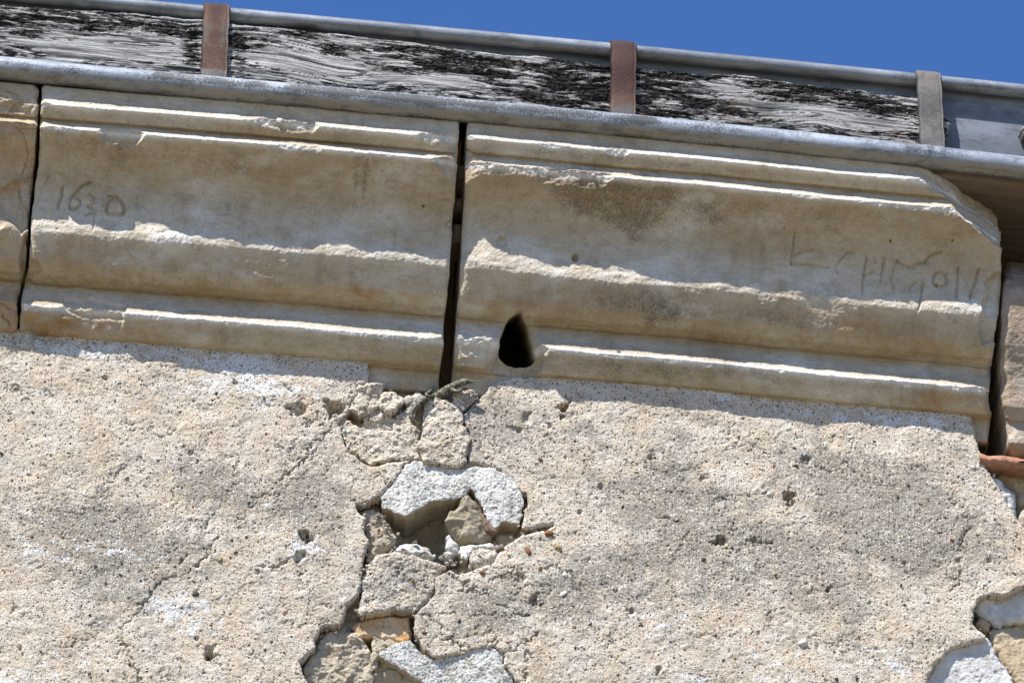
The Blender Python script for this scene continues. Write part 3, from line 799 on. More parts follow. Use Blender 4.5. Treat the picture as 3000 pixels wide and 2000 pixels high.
KNOWN = [(1608, 1562, 16, 'orange'), (1547, 1616, 14, 'orange'), (1635, 1604, 13, 'tan'), (1472, 1605, 8, 'orange'), (1490, 1627, 8, 'tan'), (1412, 1678, 11, 'orange'), (1582, 1666, 10, 'tan'), (1583, 1347, 10, 'orange'),
         (1675, 1319, 6, 'orange'), (1538, 1761, 6, 'orange'), (1240, 1855, 9, 'orange'), (1393, 1853, 7, 'tan'), (588, 1383, 7, 'orange'), (645, 1640, 10, 'tan'), (575, 1740, 13, 'dark'), (280, 1660, 9, 'dark'),
         (2267, 1367, 7, 'orange'), (2352, 1882, 22, 'pale'), (2424, 1729, 11, 'dark'), (2666, 1876, 11, 'pale'), (2470, 1588, 6, 'tan'), (2788, 1582, 7, 'orange'), (2794, 1604, 6, 'orange'), (35, 1407, 7, 'orange'), (110, 1398, 6, 'tan'),
         (92, 1573, 6, 'orange'), (184, 1571, 6, 'tan'), (220, 1582, 8, 'pale'), (247, 1449, 9, 'pale'), (780, 1271, 7, 'orange'), (892, 1272, 6, 'orange'), (617, 1832, 6, 'orange'), (380, 1945, 8, 'orange'), (195, 1868, 9, 'dark'),
         (120, 1910, 7, 'dark'), (2000, 1575, 9, 'orange'), (2572, 1625, 9, 'tan'), (2548, 1680, 5, 'tan'), (2850, 1370, 9, 'pale'), (2852, 1420, 8, 'pale'), (2560, 1395, 6, 'tan'), (2060, 1640, 9, 'dark'), (2630, 1455, 8, 'dark'),
         (2660, 1422, 6, 'dark'), (1745, 1640, 6, 'orange'), (1448, 1595, 6, 'orange'), (1950, 1380, 5, 'orange'), (1110, 1552, 7, 'orange'), (1210, 1700, 6, 'orange'), (1345, 1820, 9, 'dark'), (2450, 1990, 10, 'dark'), (2510, 1985, 8, 'dark'),
         (2330, 1365, 10, 'dark'), (2090, 1690, 7, 'tan'), (1655, 1685, 13, 'pale'), (1650, 1740, 12, 'pale'), (1785, 1690, 10, 'pale'), (1880, 1830, 9, 'dark'), (2375, 1385, 6, 'pale'), (2250, 1447, 7, 'pale')]
rs = np.random.RandomState(77)
REL = {False: plaster_relief(CRACKS_L, hair=HAIR_L), True: plaster_relief(CRACKS_R, hair=HAIR_R)}
peb = list(KNOWN)
while len(peb) < 250:
    x, y = rs.uniform(0, 3000), rs.uniform(1060, 2000)
    if y < 1090 + 0.075 * x or (1000 < x < 1560) or (x > 2700 and y > 1700) or (x > 2830 - 0 and y < 1500): continue
    if any((x - p[0]) ** 2 + (y - p[1]) ** 2 < 900 for p in peb): continue
    k = rs.choice(['dark', 'dark', 'dark', 'tan', 'orange', 'pale'], p=[0.2, 0.2, 0.2, 0.16, 0.09, 0.15])
    peb.append((x, y, rs.uniform(3.5, 6.5), k))
PA_ = np.array([(p[0], p[1]) for p in peb]); PW_ = unproj(PA_[:, 0], PA_[:, 1], 0.0)
HH_ = np.where(PA_[:, 0] >= 1150, REL[True](PW_[:, 0], PW_[:, 2], PA_[:, 0], PA_[:, 1], None), REL[False](PW_[:, 0], PW_[:, 2], PA_[:, 0], PA_[:, 1], None))
for i, (x, y, r, k) in enumerate(peb):
    par = slab_l if x < 1150 else slab_r
    o = link('gravel', PEB[k][i % 3], None, par)
    p = unproj(x, y, 0.0)
    hh = HH_[i]
    o.location = (p[0], -max(hh, -0.003) + 0.22 * r * PXM, p[2])
    o.rotation_euler = (rs.uniform(-0.5, 0.5), rs.uniform(0, 6.28), rs.uniform(-0.5, 0.5))
    o.scale = (r * PXM * rs.uniform(0.9, 1.3), r * PXM, r * PXM * rs.uniform(0.8, 1.1))

# loose crumbs of mortar lodged in the gaps of the broken part
gaps = [[(1030, 1195), (1060, 1214), (1112, 1196), (1160, 1212), (1190, 1180)], [(1000, 1245), (1016, 1312), (1090, 1366), (1198, 1346)], [(1352, 1212), (1372, 1270), (1366, 1350)],
        [(1060, 1480), (1066, 1550), (1078, 1640), (1060, 1700), (1055, 1760), (1010, 1830), (940, 1860)], [(1120, 1600), (1200, 1632), (1290, 1640), (1350, 1650), (1440, 1650)], [(1275, 1690), (1268, 1745), (1212, 1795), (1225, 1880)], [(1100, 1930), (1090, 1990)],
        [(1110, 1500), (1150, 1560), (1260, 1610)], [(1470, 1600), (1530, 1560), (1600, 1548)], [(1500, 1405), (1540, 1455), (1528, 1545)], [(2860, 1835), (2900, 1850), (2880, 1880)], [(2905, 1390), (2950, 1470)], [(1040, 1128), (1100, 1122), (1180, 1150), (1240, 1158)], [(1240, 1905), (1350, 1915), (1445, 1895)]]
rg = np.random.RandomState(41)
for g in gaps:
    g = np.array(g, float)
    n_ = int(np.sum(np.hypot(*np.diff(g, axis=0).T)) / 13)
    for _ in range(n_):
        k_ = rg.randint(len(g) - 1); p2 = g[k_] + (g[k_ + 1] - g[k_]) * rg.rand() + rg.normal(size=2) * 6
        key = rg.choice(['tan', 'pale', 'mort', 'mort', 'mort'])
        o = link('rubble_crumb', CRUMB[key][rg.randint(3)], None, wall)
        r_ = rg.uniform(3.0, 9.0) * PXM
        p3 = unproj(p2[0], p2[1], rg.uniform(-0.016, -0.003))
        o.location = p3; o.rotation_euler = tuple(rg.uniform(0, 6.28, 3)); o.scale = (r_, r_ * rg.uniform(0.7, 1.1), r_ * rg.uniform(0.6, 1.0))

# ----------------------------------------------------------------------------
# carved cornice blocks
# ----------------------------------------------------------------------------
def z_at(x, y, o):
    return float(unproj(x, y, o)[2])

def inside_poly(px, py, poly):
    r = np.zeros(px.shape, bool)
    for (ax, ay), (bx_, by_) in zip(poly, poly[1:] + poly[:1]):
        c = (ay > py) != (by_ > py)
        with np.errstate(divide='ignore', invalid='ignore'):
            r ^= c & (px < ax + (py - ay) / (by_ - ay + 1e-12) * (bx_ - ax))
    return r

def poly_sd(px, py, poly):
    d = np.minimum(seg_dist(px, py, poly + poly[:1]), 60.0)
    return np.where(inside_poly(px, py, poly), d, -d)

def cornice(name, ctrl, xref, left, right, mat, label, ds=0.0013, dx=0.0013, zoff=None, lips=(), dents=(), strokes=(), holes=(), pits=(), cuts=(), bumps=(),
            ochre=(), soil=(), pale=(), seed=1, end_r=0.006, end_amp=0.0015, rough=1.5, bulge=None, lit_wear=(), group='carved cornice stones under the gutter'):
    o = np.array([c[0] for c in ctrl]) * 0.001
    z = np.array([z_at(xref, c[1], c[0] * 0.001) for c in ctrl])
    L = np.concatenate([[0], np.cumsum(np.hypot(np.diff(o), np.diff(z)))])
    n = int(L[-1] / ds)
    s = np.linspace(0, L[-1], n)
    po, pz = np.interp(s, L, o), np.interp(s, L, z)
    kern = np.array([0, 1, 2, 1, 0.0]); kern /= kern.sum()
    for _ in range(2):
        po[2:-2] = np.convolve(po, kern, 'valid'); pz[2:-2] = np.convolve(pz, kern, 'valid')
    go, gz = np.gradient(po), np.gradient(pz)
    nl = np.hypot(go, gz) + 1e-9
    no, nz = -gz / nl, go / nl                      # outward normal of the profile (it runs downward)
    py_ref = proj(np.stack([np.full(n, (xref - 1500) * PXM), -po, pz], 1))[1]
    def edge(pts):
        pts = sorted(pts, key=lambda p: p[1])
        ex = np.array([p[0] for p in pts], float); ey = np.array([p[1] for p in pts], float)
        x = np.full(n, ex.mean())
        for _ in range(3):
            yy = py_ref + 0.0965 * (x - xref)
            x = np.interp(yy, ey, ex)
        yy = py_ref + 0.0965 * (x - xref)
        return unproj(x, yy, po)[:, 0]
    xl, xr = edge(left), edge(right)
    k9 = np.ones(9) / 9
    xl = np.convolve(np.pad(xl, 4, 'edge'), k9, 'valid') + end_amp * fbm(s * 60, s * 0 + 3, seed + 1, 4)
    xr = np.convolve(np.pad(xr, 4, 'edge'), k9, 'valid') + end_amp * fbm(s * 60, s * 0 + 9, seed + 1, 4)
    m = int((xr.max() - xl.min()) / dx)
    u = np.linspace(0, 1, m)[None, :]
    X = xl[:, None] + u * (xr - xl)[:, None]
    O = np.repeat(po[:, None], m, 1); Z = np.repeat(pz[:, None], m, 1)
    NO = np.repeat(no[:, None], m, 1); NZ = np.repeat(nz[:, None], m, 1)
    px1 = 1500 + X / PXM
    zo = np.zeros(X.shape)
    if zoff:
        zo = -np.interp(px1, [a for a, b in zoff], [b for a, b in zoff]) * PXM / math.cos(PITCH)
    Z = Z + zo
    PX, PY = proj(np.stack([X, -O, Z], -1))
    SS = np.repeat(s[:, None], m, 1)
    # worn and broken lips: everything proud of an inclined cut is gone
    for (row, w0, w1, nv, prof, amp) in lips:
        lo, lz = ctrl[row][0] * 0.001, z_at(xref, ctrl[row][1], ctrl[row][0] * 0.001)
        nv = np.array(nv) / np.hypot(*nv)
        dep = np.interp(PX + 16 * fbm(X * 40, SS * 70, seed + 27, 4, 0.6) + 0.5 * (PY - (ctrl[row][1] + 0.0965 * (PX - xref))) * vnoise(X * 20, X * 0, seed + 28), [a for a, b in prof], [b for a, b in prof]) * 0.001
        nn = amp * 0.001 * (0.7 * fbm(X * 9, X * 0 + row, seed + 13, 3) + 0.6 * fbm(X * 38, SS * 30, seed + 11, 4, 0.6) + 0.7 * np.abs(fbm(X * 90, SS * 60, seed + 17, 3)))
        g1, g2, wi = worley(X * 55 + 0.3 * vnoise(X * 200, SS * 200, seed + 3), SS * 55, seed + 19)
        nn = nn + np.where(wi < 0.3, 0.0024 * (wi + 0.25) * amp, 0) * (1 - sstep(0.15, 0.42, g1))
        rgh = (0.0030 * fbm(X * 45, Z * 60, seed + 23, 5, 0.65)) * sstep(0.0015, 0.005, dep)
        e = nv[0] * (O - lo) + nv[1] * (Z - zo - lz) + dep + nn + rgh
        win = (SS > L[w0] - 0.004) & (SS < L[w1] + 0.004)
        e = np.where(win & (e > 0), e, 0)
        O = O - e * nv[0]; Z = Z - e * nv[1]
    for (n3, p3, amp) in cuts:
        n3 = np.array(n3) / np.linalg.norm(n3)
        e = n3[0] * (X - p3[0]) + n3[1] * (O - p3[1]) + n3[2] * (Z - p3[2]) + amp * fbm(X * 24 + 3, Z * 24, seed + 29, 4, 0.55)
        e = np.maximum(e, 0)
        X = X - 0 * e; O = O - e * n3[1] / max(0.25, n3[1] ** 2 + n3[2] ** 2); Z = Z - e * n3[2] / max(0.25, n3[1] ** 2 + n3[2] ** 2)
    # surface
    H = 0.0012 * fbm(X * 9, SS * 9, seed + 41, 3) + rough * (0.00045 * fbm(X * 60, SS * 60, seed + 45, 4, 0.6) + 0.00022 * fbm(X * 260, SS * 260, seed + 47, 2))
    f1, f2, idd = worley(X * 60, SS * 60, seed + 49)
    H = H - np.where(idd < 0.06, 0.0012, 0) * (1 - sstep(0.05, 0.14, f1))
    f1, f2, idd = worley(X * 150 + 0.4 * vnoise(X * 300, SS * 300, 5), SS * 150, seed + 52)
    H = H - np.where(idd < 0.07, 0.0009, 0) * (1 - sstep(0.1, 0.35, f1)) + 0.0006 * fbm(X * 22, SS * 150, seed + 55, 3)
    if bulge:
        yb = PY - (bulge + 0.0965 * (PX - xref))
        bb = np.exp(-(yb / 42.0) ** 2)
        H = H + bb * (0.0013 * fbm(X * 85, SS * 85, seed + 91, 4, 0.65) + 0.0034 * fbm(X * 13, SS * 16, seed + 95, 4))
    for (cx, cy, rx, ry, a, hh) in bumps:
        H = H + hh * blob(PX, PY, cx, cy, rx, ry, a)
    for (poly, dep, soft, ra) in dents:
        d = poly_sd(PX + 8 * vnoise(X * 60, SS * 60, seed + 53), PY + 8 * vnoise(X * 60, SS * 60, seed + 54), poly)
        mm = sstep(0, soft, d)
        H = H - mm * (dep + ra * fbm(X * 45, SS * 45, seed + 57, 5, 0.6))
    for (pts, w, dep) in strokes:
        w, dep = w * 1.3, dep * 1.7
        d = seg_dist(PX + 1.5 * vnoise(X * 120, SS * 120, seed + 61), PY + 1.5 * vnoise(X * 120, SS * 120, seed + 62), pts)
        H = H - dep * np.exp(-(d / w) ** 2)
    for (x, y, r, dep) in pits:
        d = np.hypot(PX - x, PY - y) / r * (1 + 0.3 * fbm(X * 120, SS * 120, seed + 63, 3))
        H = H - dep * (1 - sstep(0.5, 1.1, d))
    O = O + NO * H; Z = Z + NZ * H
    for (poly, dep, soft, up) in holes:
        d = poly_sd(PX + 2 * vnoise(X * 70, SS * 70, seed + 65), PY + 2 * vnoise(X * 70, SS * 70, seed + 66), poly)
        mm = sstep(0, soft, d)
        O = O - mm * dep; Z = Z + mm * up
    # rounded ends
    eL, eR = X - xl[:, None], xr[:, None] - X
    rr = end_r * (1 + 0.8 * fbm(SS * 25, SS * 0 + X * 2, seed + 71, 4))
    for e in (eL, eR):
        t = 1 - np.clip(e / np.maximum(rr, 0.001), 0, 1)
        O = O - 0.8 * rr * t * t * np.clip(NO, 0.3, 1); Z = Z - 0.8 * rr * t * t * NZ
    at = {}
    for key, bl in (('ochre', ochre), ('soil', soil), ('pale', pale)):
        v = np.zeros(X.shape)
        wx_, wy_ = PX + 60 * fbm(X * 14, SS * 14, seed + 83, 4, 0.6), PY + 60 * fbm(X * 14, SS * 14, seed + 87, 4, 0.6)
        sx_, sy_ = PX + 6 * fbm(X * 40, SS * 40, seed + 83, 3), PY
        for b in bl: v = v + b[5] * (blob(sx_, sy_, *b[:5]) if b[2] < 10 else blob(wx_, wy_, *b[:5]))
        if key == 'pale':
            if bulge: v = v + 0.30 * np.exp(-(yb / 38.0) ** 2)  # worn bulge paled, its sunlit strip put into the colour too
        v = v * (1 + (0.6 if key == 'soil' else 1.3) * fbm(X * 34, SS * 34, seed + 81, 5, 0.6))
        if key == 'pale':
            for rw in lit_wear: v = v + rw[1] * np.exp(-((SS - L[rw[0]]) / rw[2]) ** 2) * (1 + 0.4 * fbm(X * 50, SS * 50, seed + 89, 3))  # worn lips and faces paled, sunlit whiteness of the lips put into the colour
        at[key] = np.clip(v, 0, 1)
    # side faces run back into the wall
    cols_l, cols_r = [], []
    for f in (0.12, 0.4, 1.0):
        cols_l.append(np.stack([X[:, :1] - 0.001 * f, -(O[:, :1] * (1 - f) - 0.12 * f), Z[:, :1]], -1))
        cols_r.append(np.stack([X[:, -1:] + 0.001 * f, -(O[:, -1:] * (1 - f) - 0.12 * f), Z[:, -1:]], -1))
    P = np.stack([X, -O, Z], -1)
    dup_l, dup_r = P[:, :1].copy(), P[:, -1:].copy()
    full = np.concatenate(cols_l[::-1] + [dup_l], 1), P, np.concatenate([dup_r] + cols_r, 1)
    verts, quads, base, atts = [], [], 0, {k: [] for k in at}
    for part, ref in zip(full, (0, None, -1)):
        nr, nc = part.shape[:2]
        verts.append(part.reshape(-1, 3))
        quads.append(grid_quads(nr, nc)[:, ::-1] + base)
        base += nr * nc
        for k, v in at.items():
            atts[k].append(v.ravel() if ref is None else np.repeat(v[:, ref][:, None], nc, 1).ravel())
    me = mesh_np(name, np.concatenate(verts), np.concatenate(quads), attrs={k: np.concatenate(v) for k, v in atts.items()})
    return link(name, me, mat, None, label=label, cat='cornice stone', group=group)

CYMA_O = [134.5, 120, 104, 90, 79, 72.5, 70, 69.5, 71.0, 70.3, 64.5, 58.0, 50.5, 37, 20, 12]
CYMA_Y = [442, 478, 520, 560, 600, 640, 680, 710, 735, 752, 775, 805, 840, 875, 900, 908]
def profile(lip1, cr1, lip2, cr3, lip3, cr4, fb, do=0.0):
    c = [(-120, lip1 - 130), (60, lip1 - 75), (133, lip1 - 52), (134, lip1 - 18), (141, lip1), (136, lip1 + 10), (127, cr1 - 7), (118, cr1), (125, lip2 - 11), (134.5, lip2)]
    for a, y in list(zip(CYMA_O, CYMA_Y))[1:-1]:
        c.append((a, lip2 + (y - 442) / 466.0 * (cr3 - lip2)))
    c += [(11, cr3), (20, lip3 - 34), (32, lip3), (28, lip3 + 14), (19, lip3 + 45), (9, lip3 + 74), (-6, cr4 + 2), (-11, cr4 + 6), (-11, fb), (-16, fb + 8), (-60, fb + 22), (-120, fb + 40)]
    return [(a + do, y) for a, y in c]
LIP1, LIP2, LIP3 = 4, 9, 26
PA = profile(377, 423, 442, 907, 971, 1065, 1124)
PB = profile(460, 507, 534, 994, 1054, 1141, 1206)
assert abs(PA[LIP3][0] - 32) < 1e-6, PA[LIP3]

S1630 = [([(182, 550), (180, 573), (170, 609)], 3.2, 0.0035), ([(143, 513), (122, 560), (110, 596)], 1.8, 0.0012),
         ([(263, 535), (244, 543), (224, 562), (209, 580), (202, 597), (209, 613), (222, 613), (234, 599), (236, 587), (226, 582)], 3.0, 0.0032),
         ([(263, 570), (277, 580), (277, 592), (267, 601), (258, 603)], 2.6, 0.0025), ([(260, 606), (272, 611), (270, 619), (251, 630)], 2.6, 0.003), ([(277, 609), (274, 650), (271, 677)], 1.8, 0.0015),
         ([(319, 575), (340, 577), (355, 590), (365, 616), (362, 626), (352, 630), (328, 625), (313, 621), (313, 602), (321, 589), (338, 580)], 3.2, 0.0036)]
a_pits = [(636, 500, 6, 0.002), (1240, 604, 5, 0.005), (1315, 658, 8, 0.003), (1290, 1105, 5, 0.003), (890, 607, 7, 0.002), (182, 512, 7, 0.002)]
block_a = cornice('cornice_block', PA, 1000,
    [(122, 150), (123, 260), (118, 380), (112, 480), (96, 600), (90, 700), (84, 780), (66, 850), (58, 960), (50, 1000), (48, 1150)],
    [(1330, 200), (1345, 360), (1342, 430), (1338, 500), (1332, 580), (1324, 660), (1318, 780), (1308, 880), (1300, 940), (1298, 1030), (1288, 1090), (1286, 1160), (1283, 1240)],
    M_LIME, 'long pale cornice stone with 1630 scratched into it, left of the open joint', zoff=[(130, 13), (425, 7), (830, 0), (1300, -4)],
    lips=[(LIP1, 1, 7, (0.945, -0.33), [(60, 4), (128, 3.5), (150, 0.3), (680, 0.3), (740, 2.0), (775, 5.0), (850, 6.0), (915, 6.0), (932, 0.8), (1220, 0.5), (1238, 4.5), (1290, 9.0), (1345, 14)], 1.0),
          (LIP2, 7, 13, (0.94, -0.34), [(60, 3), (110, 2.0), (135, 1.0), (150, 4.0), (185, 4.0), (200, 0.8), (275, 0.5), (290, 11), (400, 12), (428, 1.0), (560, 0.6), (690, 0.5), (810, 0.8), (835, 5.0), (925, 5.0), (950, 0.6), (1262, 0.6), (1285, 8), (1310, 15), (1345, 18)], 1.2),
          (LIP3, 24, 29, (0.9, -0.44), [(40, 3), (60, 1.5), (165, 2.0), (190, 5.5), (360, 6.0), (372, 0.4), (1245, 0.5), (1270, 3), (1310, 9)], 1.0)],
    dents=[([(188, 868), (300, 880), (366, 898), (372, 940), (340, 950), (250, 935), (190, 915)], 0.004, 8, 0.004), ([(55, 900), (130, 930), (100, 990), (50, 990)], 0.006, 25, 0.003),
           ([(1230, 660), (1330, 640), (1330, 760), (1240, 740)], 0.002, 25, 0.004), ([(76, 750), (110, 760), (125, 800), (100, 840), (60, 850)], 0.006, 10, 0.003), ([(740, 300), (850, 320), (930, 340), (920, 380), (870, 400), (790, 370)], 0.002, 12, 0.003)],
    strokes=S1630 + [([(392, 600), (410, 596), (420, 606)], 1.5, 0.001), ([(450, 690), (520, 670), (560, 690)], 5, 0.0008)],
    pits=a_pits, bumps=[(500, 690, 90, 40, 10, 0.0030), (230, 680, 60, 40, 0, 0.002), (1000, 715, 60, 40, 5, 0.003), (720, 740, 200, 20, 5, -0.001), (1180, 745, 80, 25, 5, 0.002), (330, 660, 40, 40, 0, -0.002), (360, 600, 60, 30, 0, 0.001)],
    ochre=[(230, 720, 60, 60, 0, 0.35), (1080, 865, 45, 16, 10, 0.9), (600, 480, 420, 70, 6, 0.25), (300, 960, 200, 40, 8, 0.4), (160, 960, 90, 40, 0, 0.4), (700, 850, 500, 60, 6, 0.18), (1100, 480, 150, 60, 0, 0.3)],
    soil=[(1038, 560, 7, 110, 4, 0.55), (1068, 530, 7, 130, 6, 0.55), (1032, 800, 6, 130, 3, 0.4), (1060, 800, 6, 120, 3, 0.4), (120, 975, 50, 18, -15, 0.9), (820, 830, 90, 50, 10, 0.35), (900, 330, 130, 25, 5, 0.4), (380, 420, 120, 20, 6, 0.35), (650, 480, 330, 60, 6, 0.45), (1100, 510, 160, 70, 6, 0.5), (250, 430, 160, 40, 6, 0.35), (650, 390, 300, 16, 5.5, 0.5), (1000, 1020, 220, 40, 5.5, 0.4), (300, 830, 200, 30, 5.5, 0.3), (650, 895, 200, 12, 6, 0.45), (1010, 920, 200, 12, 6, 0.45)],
    pale=[(480, 690, 100, 40, 8, 0.35), (600, 640, 500, 60, 6, 0.2)], seed=101, end_r=0.006, bulge=735, lit_wear=((4, 1.1, 0.006), (9, 1.1, 0.006), (26, 1.1, 0.006), (3, 0.12, 0.02), (8, 0.15, 0.01), (25, 0.15, 0.02)))

HOLE = [(1512, 914), (1528, 912), (1538, 934), (1550, 966), (1562, 1001), (1570, 1023), (1572, 1038), (1560, 1050), (1541, 1056), (1514, 1056), (1493, 1052), (1482, 1044), (1468, 1030), (1462, 1015), (1470, 980), (1480, 951), (1493, 932)]
FUNNEL = [(1508, 908), (1534, 906), (1556, 950), (1582, 1000), (1602, 1050), (1590, 1085), (1560, 1108), (1500, 1106), (1450, 1096), (1416, 1086), (1424, 1066), (1440, 1040), (1455, 1000), (1474, 950)]
ECH = [([(2330, 682), (2325, 716), (2318, 772)], 2.4, 0.0022), ([(2326, 750), (2347, 739), (2381, 733)], 2.4, 0.0018), ([(2322, 772), (2429, 783)], 2.4, 0.0024),
       ([(2499, 741), (2480, 741), (2460, 764), (2450, 781), (2455, 799)], 2.2, 0.0018), ([(2540, 752), (2530, 806), (2527, 856)], 2.6, 0.0026), ([(2530, 804), (2561, 795)], 2.4, 0.002), ([(2563, 753), (2566, 769)], 2.2, 0.0018),
       ([(2592, 755), (2580, 823)], 2.6, 0.0026), ([(2628, 764), (2611, 814), (2618, 845)], 2.4, 0.0018), ([(2628, 765), (2645, 776), (2676, 787), (2681, 776), (2709, 770), (2720, 756), (2735, 747), (2757, 741)], 3.2, 0.0030),
       ([(2684, 826), (2666, 838), (2666, 854)], 2.4, 0.002), ([(2704, 828), (2698, 870), (2691, 907)], 2.4, 0.0026),
       ([(2754, 798), (2771, 803), (2776, 820), (2770, 836), (2750, 839), (2737, 832), (2734, 815), (2742, 801), (2754, 798)], 2.6, 0.0028), ([(2808, 783), (2805, 830), (2803, 870)], 2.6, 0.0028),
       ([(2808, 790), (2826, 815), (2843, 845)], 2.2, 0.0012), ([(2869, 789), (2856, 830), (2841, 876)], 2.8, 0.003)]
zc = z_at(2760, 585, 0.130)
xc = float(unproj(2775, 590, 0.130)[0])
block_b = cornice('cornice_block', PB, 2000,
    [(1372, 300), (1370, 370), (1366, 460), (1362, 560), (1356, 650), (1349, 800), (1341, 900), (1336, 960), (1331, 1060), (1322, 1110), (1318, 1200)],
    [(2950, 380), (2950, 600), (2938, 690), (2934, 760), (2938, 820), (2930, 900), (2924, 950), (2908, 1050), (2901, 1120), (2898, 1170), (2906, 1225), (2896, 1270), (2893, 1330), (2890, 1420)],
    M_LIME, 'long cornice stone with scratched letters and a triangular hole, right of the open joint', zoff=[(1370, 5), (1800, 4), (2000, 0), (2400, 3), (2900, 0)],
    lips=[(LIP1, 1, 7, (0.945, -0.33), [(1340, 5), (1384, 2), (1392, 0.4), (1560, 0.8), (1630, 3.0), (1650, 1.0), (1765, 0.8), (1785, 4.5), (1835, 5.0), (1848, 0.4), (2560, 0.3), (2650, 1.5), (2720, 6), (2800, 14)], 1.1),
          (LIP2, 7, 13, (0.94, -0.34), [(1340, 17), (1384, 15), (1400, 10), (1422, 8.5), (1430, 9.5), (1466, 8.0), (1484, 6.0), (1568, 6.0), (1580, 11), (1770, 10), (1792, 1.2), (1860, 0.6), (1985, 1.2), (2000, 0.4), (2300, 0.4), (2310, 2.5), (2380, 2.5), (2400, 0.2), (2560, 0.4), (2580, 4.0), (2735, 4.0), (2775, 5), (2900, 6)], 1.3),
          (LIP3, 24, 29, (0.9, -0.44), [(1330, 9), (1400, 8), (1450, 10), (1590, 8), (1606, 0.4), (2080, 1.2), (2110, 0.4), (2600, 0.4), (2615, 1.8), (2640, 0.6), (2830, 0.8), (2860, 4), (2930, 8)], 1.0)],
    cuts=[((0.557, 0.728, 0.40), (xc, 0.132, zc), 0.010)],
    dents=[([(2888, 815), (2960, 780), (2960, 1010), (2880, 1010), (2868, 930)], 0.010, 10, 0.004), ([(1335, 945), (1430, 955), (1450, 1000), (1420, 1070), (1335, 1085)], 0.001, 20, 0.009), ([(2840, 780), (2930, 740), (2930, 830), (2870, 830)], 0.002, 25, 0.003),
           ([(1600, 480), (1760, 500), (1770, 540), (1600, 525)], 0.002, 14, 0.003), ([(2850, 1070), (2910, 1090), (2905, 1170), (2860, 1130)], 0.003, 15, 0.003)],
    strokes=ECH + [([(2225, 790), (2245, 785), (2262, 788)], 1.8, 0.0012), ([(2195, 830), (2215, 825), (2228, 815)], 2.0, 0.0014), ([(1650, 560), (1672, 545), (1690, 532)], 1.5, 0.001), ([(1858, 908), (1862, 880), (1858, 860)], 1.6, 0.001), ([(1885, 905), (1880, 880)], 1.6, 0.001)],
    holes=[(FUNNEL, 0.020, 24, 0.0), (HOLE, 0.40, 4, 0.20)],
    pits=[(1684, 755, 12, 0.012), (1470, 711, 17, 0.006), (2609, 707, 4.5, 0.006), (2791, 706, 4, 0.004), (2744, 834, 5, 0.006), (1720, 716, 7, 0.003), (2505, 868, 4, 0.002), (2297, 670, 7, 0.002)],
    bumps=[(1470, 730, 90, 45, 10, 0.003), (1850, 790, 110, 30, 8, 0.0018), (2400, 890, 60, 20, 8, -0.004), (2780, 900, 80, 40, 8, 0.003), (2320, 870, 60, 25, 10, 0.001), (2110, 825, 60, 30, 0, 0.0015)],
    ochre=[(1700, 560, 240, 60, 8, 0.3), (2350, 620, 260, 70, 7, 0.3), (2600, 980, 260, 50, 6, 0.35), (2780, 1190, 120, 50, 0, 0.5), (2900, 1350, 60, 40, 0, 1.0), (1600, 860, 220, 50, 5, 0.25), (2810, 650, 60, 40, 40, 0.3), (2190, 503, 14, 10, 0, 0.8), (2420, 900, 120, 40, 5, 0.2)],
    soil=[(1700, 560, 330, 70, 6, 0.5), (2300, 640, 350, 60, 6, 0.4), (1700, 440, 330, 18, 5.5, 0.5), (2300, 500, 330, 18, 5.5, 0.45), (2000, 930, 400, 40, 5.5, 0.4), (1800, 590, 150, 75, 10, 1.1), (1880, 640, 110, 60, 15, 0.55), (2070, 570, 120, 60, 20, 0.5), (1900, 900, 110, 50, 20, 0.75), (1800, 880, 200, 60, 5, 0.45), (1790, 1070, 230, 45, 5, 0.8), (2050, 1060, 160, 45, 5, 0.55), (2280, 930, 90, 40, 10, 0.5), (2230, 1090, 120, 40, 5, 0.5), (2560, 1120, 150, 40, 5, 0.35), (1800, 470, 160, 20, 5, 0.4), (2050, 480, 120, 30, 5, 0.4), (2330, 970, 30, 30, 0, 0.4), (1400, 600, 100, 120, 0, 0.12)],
    pale=[(1470, 740, 110, 50, 10, 0.3), (1390, 1010, 60, 60, 0, 0.25), (2200, 790, 500, 60, 6, 0.15)], seed=211, end_r=0.009, bulge=825, lit_wear=((4, 1.1, 0.006), (9, 1.1, 0.006), (26, 1.1, 0.006), (3, 0.12, 0.02), (8, 0.15, 0.01), (25, 0.15, 0.02)))

